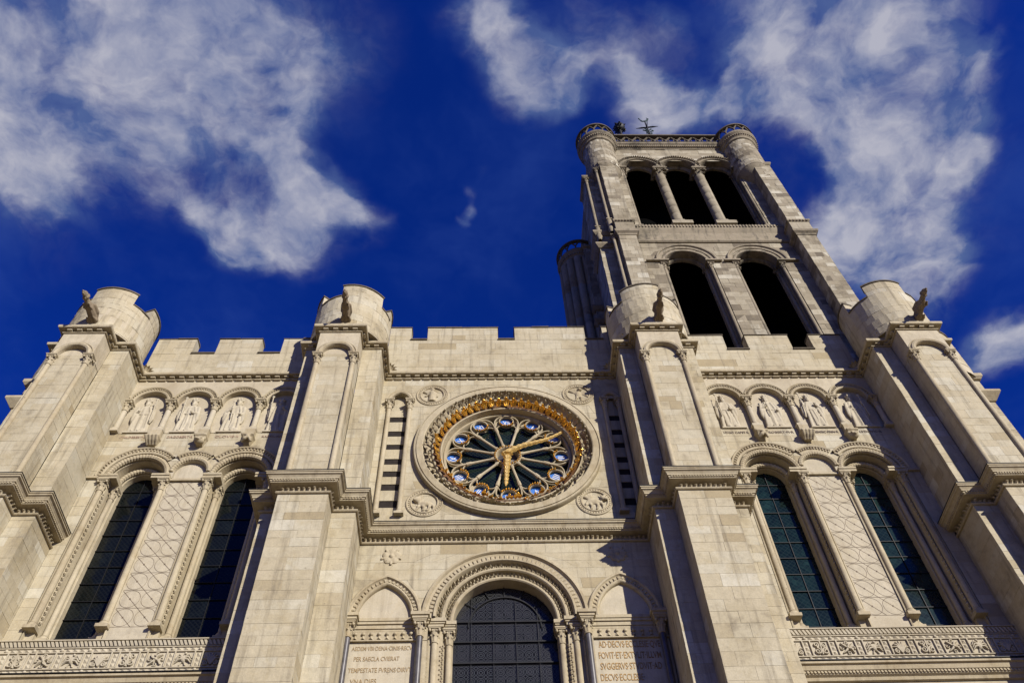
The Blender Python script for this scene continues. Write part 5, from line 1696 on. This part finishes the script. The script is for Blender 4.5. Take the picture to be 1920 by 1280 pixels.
    for k in range(n_):
        xx = x0 + (x1 - x0) * (k + 0.5) / n_
        t_ = -0.035
        b.hexa([(xx - 0.04 - t_, -0.10, 15.515), (xx + 0.03 - t_, -0.10, 15.515), (xx + 0.03 - t_, -0.04, 15.515), (xx - 0.04 - t_, -0.04, 15.515)], [(xx - 0.04 + t_, -0.125, 15.65), (xx + 0.03 + t_, -0.125, 15.65), (xx + 0.03 + t_, -0.04, 15.65), (xx - 0.04 + t_, -0.04, 15.65)])
    b.build('rope_moulding', 'pale', F, kind='stuff')
    pitch = 0.70
    n_ = int((x1 - x0) / pitch)
    off = (x1 - x0 - n_ * pitch) / 2
    gems = MB()
    def gem(x, z, w, h):
        gems.add([(x - w, -0.052, z - h), (x + w, -0.052, z - h), (x + w, -0.052, z + h), (x - w, -0.052, z + h), (x - w * 0.2, -0.095, z + h * 0.1)], [(0, 1, 4), (1, 2, 4), (2, 3, 4), (3, 0, 4)])
    for k in range(n_ + 1):
        xb = x0 + off + k * pitch
        for z in (15.418, 14.805):
            for q in range(3):
                if xb + 0.17 + q * 0.18 < x1: gem(xb + 0.17 + q * 0.18, z, 0.07, 0.045)
            gems.ellipsoid((xb, -0.06, z), (0.05, 0.05, 0.05), 8, 5)
        for q in range(3):
            gem(xb, 14.97 + q * 0.14, 0.05, 0.055)
        if k < n_:
            xm_ = xb + pitch / 2
            fr = MB()
            for (xa_, xb_, za_, zb_) in ((xm_ - 0.265, xm_ - 0.235, 14.895, 15.33), (xm_ + 0.235, xm_ + 0.265, 14.895, 15.33)):
                fr = MB(); fr.box(xa_, xb_, -0.10, -0.045, za_, zb_); fr.build('panel_frame', 'pale', F)
            place('relief_panel', SCROLL[(k * 7 + ki) % 4], None, F, mtx=Matrix.Translation((xm_, -0.055, 15.11)) @ Matrix.Diagonal((0.95 * (-1 if k % 3 == 1 else 1), 1.5, 0.95, 1)))
    gems.build('gem_border', 'pale', F, kind='stuff')
    b = MB()
    b.sweep([(x0, -0.05), (x1, -0.05)], [(-0.02, 14.14), (0.04, 14.16), (0.06, 14.24), (0.13, 14.28), (0.13, 14.36), (0.17, 14.38), (0.20, 14.50), (0.26, 14.52), (0.26, 14.575), (-0.02, 14.60)], tint=0.3)
    LD = b.build('ledge', 'carved', F)
    b = MB()
    n_ = int((x1 - x0) / 0.09)
    for k in range(n_):
        xx = x0 + (x1 - x0) * (k + 0.5) / n_
        b.hexa([(xx - 0.02, -0.215, 14.30), (xx + 0.03, -0.215, 14.30), (xx + 0.03, -0.17, 14.30), (xx - 0.02, -0.17, 14.30)], [(xx - 0.035, -0.215, 14.36), (xx + 0.015, -0.215, 14.36), (xx + 0.015, -0.17, 14.36), (xx - 0.035, -0.17, 14.36)])
    b.build('rope_moulding', 'carved', F, kind='stuff')
    b = MB(); b.box(x0, x1, -0.325, -0.03, 14.603, 14.625); b.build('flashing_shadow_line', 'iron', F)  # black strip painted for the shadow gap above the ledge, with its flashing

side_bay(-10.17, -13.30, -7.08, 'glassdark', ['CHILDEBERT·R', 'DAGOBERT·R', 'CLOVIS·II', 'KAROL·MAG'], 4, 'left')
side_bay(10.15, 6.76, 13.35, 'glassteal', ['HVGO CAPET·R', 'ROBERT·PI·R', 'HENRIC·PRIM·R', 'LVDOVIC·R'], 9, 'right')

# closed back of the church front, so that no light comes through the openings
b = MB()
b.box(-15.9, 16.05, 0.75, 1.0, 0, 26.9)
b.build('rear_wall', 'mortar', CHURCH)

# ------------------------------------------------------------------ bell tower
TCX = 10.63
TOWER = empty('bell_tower', (TCX, 5.0, 26.9), 'tall weathered grey stone bell tower rising behind the right bay', 'tower')
YW, YB = 1.10, 0.40                                        # wall plane and buttress plane
X0T, X1T = 5.60, 15.66
YBACK = 8.4

core = MB()
P, L = plane_face((X0T, YW), (X1T, YW))
ex = [arch_x(8.93 - X0T, 37.25, 1.20, 1.20, 29.5), arch_x(12.37 - X0T, 37.25, 1.20, 1.20, 29.5)]
UP = [8.32, 10.58, 12.85]
for c_ in UP:
    ex.append(arch_x(c_ - X0T, 48.05, 1.09, 1.12, 47.6))
ex.append(rect_x(UP[0] - 1.09 - X0T, UP[2] + 1.09 - X0T, 40.7, 48.05))
core_face(core, P, 0, L, 26.9, 51.2, ex, 0.12)
for a, c in (((X0T, YBACK), (X0T, YW)), ((X1T, YW), (X1T, YBACK)), ((X1T, YBACK), (X0T, YBACK))):
    Pq, Lq = plane_face(a, c)
    core_face(core, Pq, 0, Lq, 26.9, 51.2)
core.add([(X0T, YW, 51.0), (X1T, YW, 51.0), (X1T, YBACK, 51.0), (X0T, YBACK, 51.0)], [(0, 1, 2, 3)])
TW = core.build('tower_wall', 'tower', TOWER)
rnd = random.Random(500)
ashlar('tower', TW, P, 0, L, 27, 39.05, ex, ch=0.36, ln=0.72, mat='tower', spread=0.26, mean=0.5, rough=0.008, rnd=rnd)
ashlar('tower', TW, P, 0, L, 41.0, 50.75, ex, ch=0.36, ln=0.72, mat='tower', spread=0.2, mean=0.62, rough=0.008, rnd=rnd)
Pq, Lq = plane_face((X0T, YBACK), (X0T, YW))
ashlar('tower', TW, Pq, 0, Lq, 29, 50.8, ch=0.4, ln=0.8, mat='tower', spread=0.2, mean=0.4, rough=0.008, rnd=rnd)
# near-black box stands in for the unlit interior behind the belfry openings
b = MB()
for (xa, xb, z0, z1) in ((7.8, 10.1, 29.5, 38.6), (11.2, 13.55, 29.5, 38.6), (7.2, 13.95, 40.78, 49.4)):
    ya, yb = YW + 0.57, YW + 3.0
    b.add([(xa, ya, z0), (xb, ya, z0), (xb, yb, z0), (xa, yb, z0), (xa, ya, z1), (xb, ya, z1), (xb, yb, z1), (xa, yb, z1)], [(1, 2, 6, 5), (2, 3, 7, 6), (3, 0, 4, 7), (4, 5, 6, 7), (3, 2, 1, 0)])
b.build('belfry_shade_box', 'belfry', TOWER)

# buttresses with their colonnettes and stepped caps
def tower_buttress(x0, x1, side):
    c_ = MB()
    path = [(x0, YW + 0.02), (x0, YB), (x1, YB), (x1, YW + 0.02)]
    for a, c in zip(path, path[1:]):
        Pp, Ll = plane_face(a, c)
        core_face(c_, Pp, 0, Ll, 26.9, 47.0)
    B = c_.build('tower_buttress', 'tower', TOWER)
    for a, c in zip(path, path[1:]):
        Pp, Ll = plane_face(a, c)
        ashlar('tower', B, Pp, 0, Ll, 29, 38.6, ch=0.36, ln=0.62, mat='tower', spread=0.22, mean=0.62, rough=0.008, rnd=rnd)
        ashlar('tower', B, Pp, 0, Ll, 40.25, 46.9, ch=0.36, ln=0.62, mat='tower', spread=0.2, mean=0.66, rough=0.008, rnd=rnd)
    b = MB(); b.sweep(path, [(-0.02, 38.58), (0.03, 38.58), (0.06, 38.68), (0.16, 38.78), (0.18, 38.92), (-0.02, 38.99)]); b.build('cornice', 'towertrim', B)
    b = MB(); b.sweep(path, [(-0.02, 38.99), (0.045, 38.99), (0.045, 39.86), (-0.02, 39.86)]); b.build('block', 'tower', B)
    b = MB(); b.sweep(path, [(-0.02, 39.86), (0.05, 39.86), (0.12, 39.95), (0.12, 40.06), (0.02, 40.22), (-0.02, 40.22)]); b.build('cornice', 'towertrim', B)
    b = MB()
    for q, n, d in along(path, 0.09, 0.16):
        a = Vector((q.x, q.y, 39.96)); D = Vector((d.x, d.y, 0)) * 0.045; O = Vector((n.x, n.y, 0)) * 0.05; U = Vector((0, 0, 0.05))
        b.hexa([a - D - U, a + D - U, a + D - U + O, a - D - U + O], [a - D + U, a + D + U, a + D + U + O, a - D + U + O])
    b.build('bead_row', 'towertrim', B, kind='stuff')
    b = MB(); b.sweep(path, [(-0.02, 46.85), (0.03, 46.85), (0.10, 47.0), (0.10, 47.12), (-0.3, 47.5)]); b.build('weathering', 'towertrim', B)
    return B
TBL = tower_buttress(5.78, 6.64, 'left')
TBR = tower_buttress(14.52, 15.44, 'right')
# flank buttresses that clasp the side walls, and nook shafts
for (xa, xb, ya, yb, nm) in ((4.93, 5.80, 1.15, 2.6, 'l'), (5.2, 5.62, 5.6, 7.0, 'l'), (15.64, 16.15, 1.75, 3.2, 'r'), (15.64, 16.45, 3.4, 4.4, 'r')):
    c_ = MB()
    path = [(xa, yb), (xa, ya), (xb, ya)] if nm == 'l' else [(xa, ya), (xb, ya), (xb, yb)]
    for a, c in zip(path, path[1:]):
        Pp, Ll = plane_face(a, c); core_face(c_, Pp, 0, Ll, 26.9, 46.8)
    B = c_.build('flank_buttress', 'tower', TOWER)
    for a, c in zip(path, path[1:]):
        Pp, Ll = plane_face(a, c); ashlar('tower', B, Pp, 0, Ll, 29, 46.7, ch=0.36, ln=0.6, mat='tower', spread=0.2, mean=0.66, rough=0.008, rnd=rnd)
    for z in (38.6, 39.85):
        b = MB(); b.sweep(path, [(-0.02, z), (0.05, z), (0.2, z + 0.2), (0.2, z + 0.32), (-0.02, z + 0.42)]); b.build('cornice', 'towertrim', B)
    b = MB(); b.sweep(path, [(-0.02, 46.6), (0.12, 46.75), (0.12, 46.9), (-0.6, 47.4)]); b.build('weathering', 'towertrim', B)
for (x, y, z0, z1) in ((5.57, 0.64, 29, 38.5), (5.57, 0.64, 40.6, 46.3), (5.02, 1.08, 40.6, 46.0), (6.74, 1.05, 40.9, 46.6)):
    shaft(x, y, z0, z1, 0.075, TOWER, 'towertrim')
    capital(x, y, z1 + 0.4, 0.075, 0.4, TOWER, 'towertrim')
    if z0 > 40:
        b = MB(); b.lathe(x, y, [(0.10, 39.3), (0.16, 39.6), (0.11, 39.9), (0.15, 40.3), (0.14, 40.55)], 10); b.build('shaft_base', 'towertrim', TOWER)

# string courses across the front
b = MB()
b.sweep([(6.66, YW), (14.5, YW)], [(-0.02, 39.05), (0.06, 39.05), (0.12, 39.13), (0.12, 39.2), (0.04, 39.3), (0.02, 39.32), (0.05, 40.0), (0.14, 40.28), (0.16, 40.36), (0.16, 40.66), (-0.02, 40.72), (-0.7, 40.8)])
ST = b.build('string_course', 'towertrim', TOWER)
b = MB()
for k in range(48):
    x = 6.75 + 7.7 * (k + .5) / 48
    b.hexa([(x - .05, YW - .21, 40.42), (x + .02, YW - .21, 40.42), (x + .02, YW - .15, 40.42), (x - .05, YW - .15, 40.42)], [(x - .02, YW - .21, 40.62), (x + .05, YW - .21, 40.62), (x + .05, YW - .15, 40.62), (x - .02, YW - .15, 40.62)])
b.build('cable_row', 'towertrim', ST, kind='stuff')

# lower pair of openings
for n_, c_ in enumerate((8.93, 12.37)):
    b = MB()
    b.arch(c_, 37.25, 0.90, 0.90, [(0.58, YW + .01), (0.58, YW - .10), (0.54, YW - .14), (0.49, YW - .12), (0.47, YW - .06), (0.33, YW - .04), (0.30, YW + .02), (0.30, YW + .06), (0.26, YW + .0), (0.20, YW - .02), (0.14, YW + .0), (0.12, YW + .08), (0.12, YW + .45), (0.09, YW + .40), (0.03, YW + .40), (0.0, YW + .48), (0.0, YW + .58)], 16)
    A = b.build('tower_arch', 'towertrim', TOWER, label=('left' if n_ == 0 else 'right') + ' one of the two lower belfry openings')
    b = MB()
    for s in (-1, 1):
        st = [(1.30, YW), (1.20, YW + .06), (1.20, YW + .20), (1.02, YW + .20), (1.02, YW + .45), (0.90, YW + .50), (0.90, YW + .58)]
        k = len(st)
        b.add([(c_ + s * o, y, z) for z in (28.0, 37.25) for o, y in st], [(i, i + 1, k + i + 1, k + i) for i in range(k - 1)])
    b.build('jamb', 'towertrim', A)
    for s in (-1, 1):
        shaft(c_ + s * 1.12, YW + .10, 29.2, 36.75, 0.085, A, 'towertrim', False, drums=6)
        capital(c_ + s * 1.12, YW + .10, 37.16, 0.085, 0.42, A, 'towertrim')
        shaft(c_ + s * 0.98, YW + .42, 29.2, 36.75, 0.085, A, 'towertrim', False, drums=6)
        capital(c_ + s * 0.98, YW + .42, 37.16, 0.085, 0.42, A, 'towertrim')
        xa, xb = sorted((c_ + s * 0.88, c_ + s * (1.95 if (n_ == 0) == (s < 0) else 1.66)))
        b = MB(); b.box(xa, xb, YW - .15, YW + .30, 37.16, 37.27); b.box(xa + .02, xb - .02, YW + .302, YW + .56, 37.165, 37.265); b.build('abacus', 'towertrim', A)

# upper row of three arches on two stout columns
for n_, c_ in enumerate(UP):
    b = MB()
    b.arch(c_, 48.05, 0.83, 0.92, [(0.50, YW + .01), (0.50, YW - .10), (0.47, YW - .13), (0.42, YW - .12), (0.40, YW - .06), (0.30, YW - .05), (0.28, YW - .08), (0.25, YW - .08), (0.22, YW + .0), (0.20, YW + .40), (0.16, YW + .36), (0.10, YW + .36), (0.06, YW + .42), (0.0, YW + .45), (0.0, YW + .58)], 14)
    teeth(b, c_, 48.05, 0.83, 0.92, 0.45, YW - .12, 26, 0.10, 0.07, 0.93, depth=0.06)
    A = b.build('tower_arch', 'towertrim', TOWER, label=('left', 'middle', 'right')[n_] + ' one of the three upper belfry openings')
for x in ((UP[0] + UP[1]) / 2 - 0.02, (UP[1] + UP[2]) / 2 - 0.02):
    b = MB(); b.box(x - 0.5, x + 0.5, YW + .02, YW + .78, 40.78, 41.0); b.hexa([(x - .5, YW + .02, 41.0), (x + .5, YW + .02, 41.0), (x + .5, YW + .78, 41.0), (x - .5, YW + .78, 41.0)], [(x - .36, YW + .08, 41.12), (x + .36, YW + .08, 41.12), (x + .36, YW + .7, 41.12), (x - .36, YW + .7, 41.12)]); b.build('column_base', 'towertrim', TOWER)
    shaft(x, YW + .30, 41.1, 47.35, 0.28, TOWER, 'tower', True, 'stout_column', 20, drums=7)
    capital(x, YW + .30, 47.96, 0.205, 0.66, TOWER, 'towertrim')
    b = MB(); b.box(x - 0.36, x + 0.36, YW - .12, YW + .56, 47.96, 48.06); b.build('abacus', 'towertrim', TOWER)
for s, x in ((-1, UP[0] - 0.83), (1, UP[2] + 0.83)):
    b = MB()
    st = [(0.30, YW), (0.26, YW + .06), (0.26, YW + .22), (0.14, YW + .22), (0.14, YW + .45), (0.0, YW + .48), (0.0, YW + .58)]
    k = len(st)
    b.add([(x + s * o, y, z) for z in (40.7, 48.05) for o, y in st], [(i, i + 1, k + i + 1, k + i) for i in range(k - 1)])
    b.build('jamb', 'tower', TOWER)
    for o, y in ((0.20, YW + .10), (0.07, YW + .42)):
        shaft(x + s * o, y, 41.0, 47.5, 0.075, TOWER, 'towertrim', drums=6)
        capital(x + s * o, y, 47.96, 0.075, 0.42, TOWER, 'towertrim')
    b = MB(); xa, xb = sorted((x - s * 0.03, x + s * 0.52)); b.box(xa, xb, YW - .12, YW + .56, 47.96, 48.06); b.build('abacus', 'towertrim', TOWER)

# cornice and pierced balustrade
TUR = [(6.18, 1.20), (14.72, 1.20)]
b = MB()
b.sweep([(6.9, YW), (14.0, YW)], [(-0.02, 50.72), (0.05, 50.72), (0.08, 50.8), (0.16, 50.86), (0.16, 50.98), (0.10, 51.02), (0.24, 51.14), (0.26, 51.24), (-0.3, 51.3)])
CO = b.build('cornice', 'towertrim', TOWER)
b = MB()
for k in range(58):
    x = 7.0 + 6.9 * (k + .5) / 58
    b.hexa([(x - .045, YW - .2, 50.83), (x + .015, YW - .2, 50.83), (x + .015, YW - .14, 50.83), (x - .045, YW - .14, 50.83)], [(x - .015, YW - .2, 50.99), (x + .045, YW - .2, 50.99), (x + .045, YW - .14, 50.99), (x - .015, YW - .14, 50.99)])
b.build('cable_row', 'towertrim', CO, kind='stuff')
b = MB()
b.box(7.0, 13.9, YW - .26, YW - .02, 51.31, 51.40); b.box(7.0, 13.9, YW - .30, YW + .02, 52.28, 52.42)
BL = b.build('balustrade', 'coping', TOWER)
nb = 10
for k in range(nb + 1):
    x = 7.0 + 6.9 * k / nb
    pieces = MB()
    pieces.box(x - .05, x + .05, YW - .22, YW - .06, 51.40, 51.80)
    if k < nb:
        w_ = 6.9 / nb
        pieces.tube([(x, YW - .14, 51.72), (x + w_ * .22, YW - .14, 51.98), (x + w_ * .5, YW - .14, 52.3)], 0.055, 6)
        pieces.tube([(x + w_, YW - .14, 51.72), (x + w_ * .78, YW - .14, 51.98), (x + w_ * .5, YW - .14, 52.3)], 0.055, 6)
        pieces.tube([(x + w_ * .5, YW - .14, 51.42), (x + w_ * .3, YW - .14, 51.62), (x + w_ * .28, YW - .14, 51.9)], 0.04, 6)
        pieces.tube([(x + w_ * .5, YW - .14, 51.42), (x + w_ * .7, YW - .14, 51.62), (x + w_ * .72, YW - .14, 51.9)], 0.04, 6)
    pieces.build('tracery', 'coping', BL)

def corner_turret(cx, cy, zb, r, lab, steps=0.0, ribs=False):
    b = MB()
    b.lathe(cx, cy, [(0.25, zb - 1.0), (r * 0.7, zb - 0.5), (r - .012, zb), (r - .012, 50.5)], 40)
    T = b.build('corner_turret', 'tower', TOWER, label=lab)
    if not ribs:
        ashlar('tower', T, drum_face(cx, cy, r), math.radians(-215) * r, math.radians(35) * r, zb, 50.35, ch=0.34, ln=0.7, nseg=3, mat='tower', spread=0.2, mean=0.62, rough=0.006, rnd=rnd)
    else:
        for k in range(10):
            a = math.radians(100 + 26 * k)
            shaft(cx + r * math.cos(a), cy + r * math.sin(a), 31.5, 50.3, 0.22, T, 'tower', False, 'rib', 12, drums=6)
    b = MB()
    b.lathe(cx, cy, [(r, 50.3), (r + .08, 50.36), (r + .10, 50.5), (r + .17, 50.6), (r + .17, 50.72), (r + .12, 50.76), (r + .26, 50.95), (r + .28, 51.06), (r - .3, 51.1)], 48, smooth=False)
    C_ = b.build('cornice', 'towertrim', T)
    b = MB()
    for k in range(56):
        a = 2 * math.pi * k / 56
        b.ellipsoid((cx + (r + .19) * math.cos(a), cy + (r + .19) * math.sin(a), 50.66), (0.055, 0.055, 0.07), 6, 4)
    b.build('bead_row', 'towertrim', T, kind='stuff')
    R = r + .18
    b = MB()
    b.lathe(cx, cy, [(R - .1, 51.1), (R + .06, 51.1), (R + .06, 51.18), (R - .1, 51.18)], 48, smooth=False)
    b.lathe(cx, cy, [(R - .1, 51.98), (R + .10, 51.98), (R + .10, 52.10), (R - .1, 52.12), (R - .1, 51.98)], 48, smooth=False)
    n_ = 14
    for k in range(n_):
        a, a2 = 2 * math.pi * k / n_, 2 * math.pi * (k + 1) / n_
        am = (a + a2) / 2
        q = lambda t_, z: (cx + R * math.cos(a + (a2 - a) * t_), cy + R * math.sin(a + (a2 - a) * t_), z)
        b.tube([q(0, 51.15), q(0, 51.5), q(.25, 51.78), q(.5, 52.0)], [.055, .05, .05, .05], 6)
        b.tube([q(1, 51.5), q(.75, 51.78), q(.5, 52.0)], .05, 6)
    b.build('balustrade', 'coping', T)
    if steps:
        T.location.z -= steps
    return T
TLt = corner_turret(TUR[0][0], TUR[0][1], 46.9, 0.95, 'round turret at the front left corner of the bell tower')
TRt = corner_turret(TUR[1][0], TUR[1][1], 46.9, 0.98, 'round turret at the front right corner of the bell tower')
corner_turret(5.05, 7.0, 34.0, 1.05, 'dark ribbed stair turret at the back left corner of the bell tower', steps=4.2, ribs=True)
place('leaf_crocket', CROCKET, None, TBL, mtx=Matrix.Translation((6.75, 0.85, 47.2)) @ Matrix.Rotation(math.radians(45), 4, 'Z'))
place('leaf_crocket', CROCKET, None, TBR, mtx=Matrix.Translation((14.42, 0.85, 47.3)) @ Matrix.Rotation(math.radians(-45), 4, 'Z'))

# ------------------------------------------------------------------ on top of the tower
F = empty('ball_finial', (8.0, 1.35, 51.3), 'dark round leafy ball finial on the tower beside the weather vane', 'finial')
b = MB(); b.tube([(8.0, 1.35, 51.3), (8.0, 1.35, 52.9), (8.02, 1.35, 53.9), (8.04, 1.35, 54.5)], [0.13, 0.12, 0.09, 0.08], 8); b.tube([(8.02, 1.35, 53.0), (8.16, 1.3, 53.1), (8.2, 1.3, 52.7)], 0.025, 5); b.build('stem', 'iron', F)
b = MB()
b.ellipsoid((8.05, 1.35, 54.85), (0.36, 0.36, 0.42), 14, 10)
r_ = random.Random(3)
for k in range(46):
    z_ = r_.uniform(-1, 1); a = r_.uniform(0, 2 * math.pi); q = math.sqrt(1 - z_ * z_)
    d = Vector((q * math.cos(a), q * math.sin(a), z_))
    p0 = Vector((8.05, 1.35, 54.85)) + Vector((d.x * .33, d.y * .33, d.z * .39)); b.tube([p0, p0 + d * r_.uniform(.06, .16)], [0.07, 0.015], 5)
b.build('leafy_ball', 'iron', F)
V = empty('weather_vane', (9.85, 1.35, 51.3), 'thin bronze weather vane with crossed arms and a cockerel on the tower', 'weather vane')
b = MB(); b.tube([(9.85, 1.35, 51.3), (9.85, 1.35, 53.4), (9.85, 1.35, 54.9), (9.87, 1.35, 56.0)], [0.09, 0.07, 0.05, 0.04], 8); b.build('mast', 'iron', V)
b = MB()
for s in (-1, 1):
    b.tube([(9.85, 1.35, 54.95), (9.85 + s * 0.35, 1.35 - s * .04, 54.97), (9.85 + s * 0.72, 1.35 - s * .08, 54.95)], [0.05, 0.055, 0.012], 6); b.tube([(9.85, 1.35, 54.95), (9.85 + s * .05, 1.35 + s * 0.6, 54.95)], [0.04, 0.012], 6)
b.build('cross_arms', 'iron', V)
b = MB()
for (x, z, r2) in ((-0.30, 54.45, .07), (0.27, 54.35, .08), (0.15, 53.95, .07), (-0.14, 54.05, .06), (0.2, 54.62, .06), (-0.16, 54.68, .05)):
    b.tube([(9.85, 1.35, z - .3), (9.85 + x * .5, 1.35, z - .08), (9.85 + x, 1.33, z)], [0.05, 0.045, 0.04], 6); b.ellipsoid((9.85 + x, 1.33, z), (r2, r2 * .7, r2), 8, 5)
b.build('scrolls', 'verdigris', V)
b = MB()
b.tube([(9.60, 1.35, 56.02), (9.72, 1.35, 56.00), (9.9, 1.35, 56.05), (10.05, 1.35, 56.22), (10.14, 1.35, 56.48), (10.05, 1.35, 56.64)], [0.03, 0.07, 0.09, 0.08, 0.06, 0.02], 8, flat=0.5)
b.tube([(9.72, 1.35, 56.02), (9.60, 1.35, 56.26), (9.56, 1.35, 56.46)], [0.06, 0.045, 0.04], 7, flat=0.6); b.ellipsoid((9.55, 1.35, 56.50), (0.06, 0.04, 0.055), 7, 5)
b.build('cockerel', 'verdigris', V)

flush_ashlar(300)
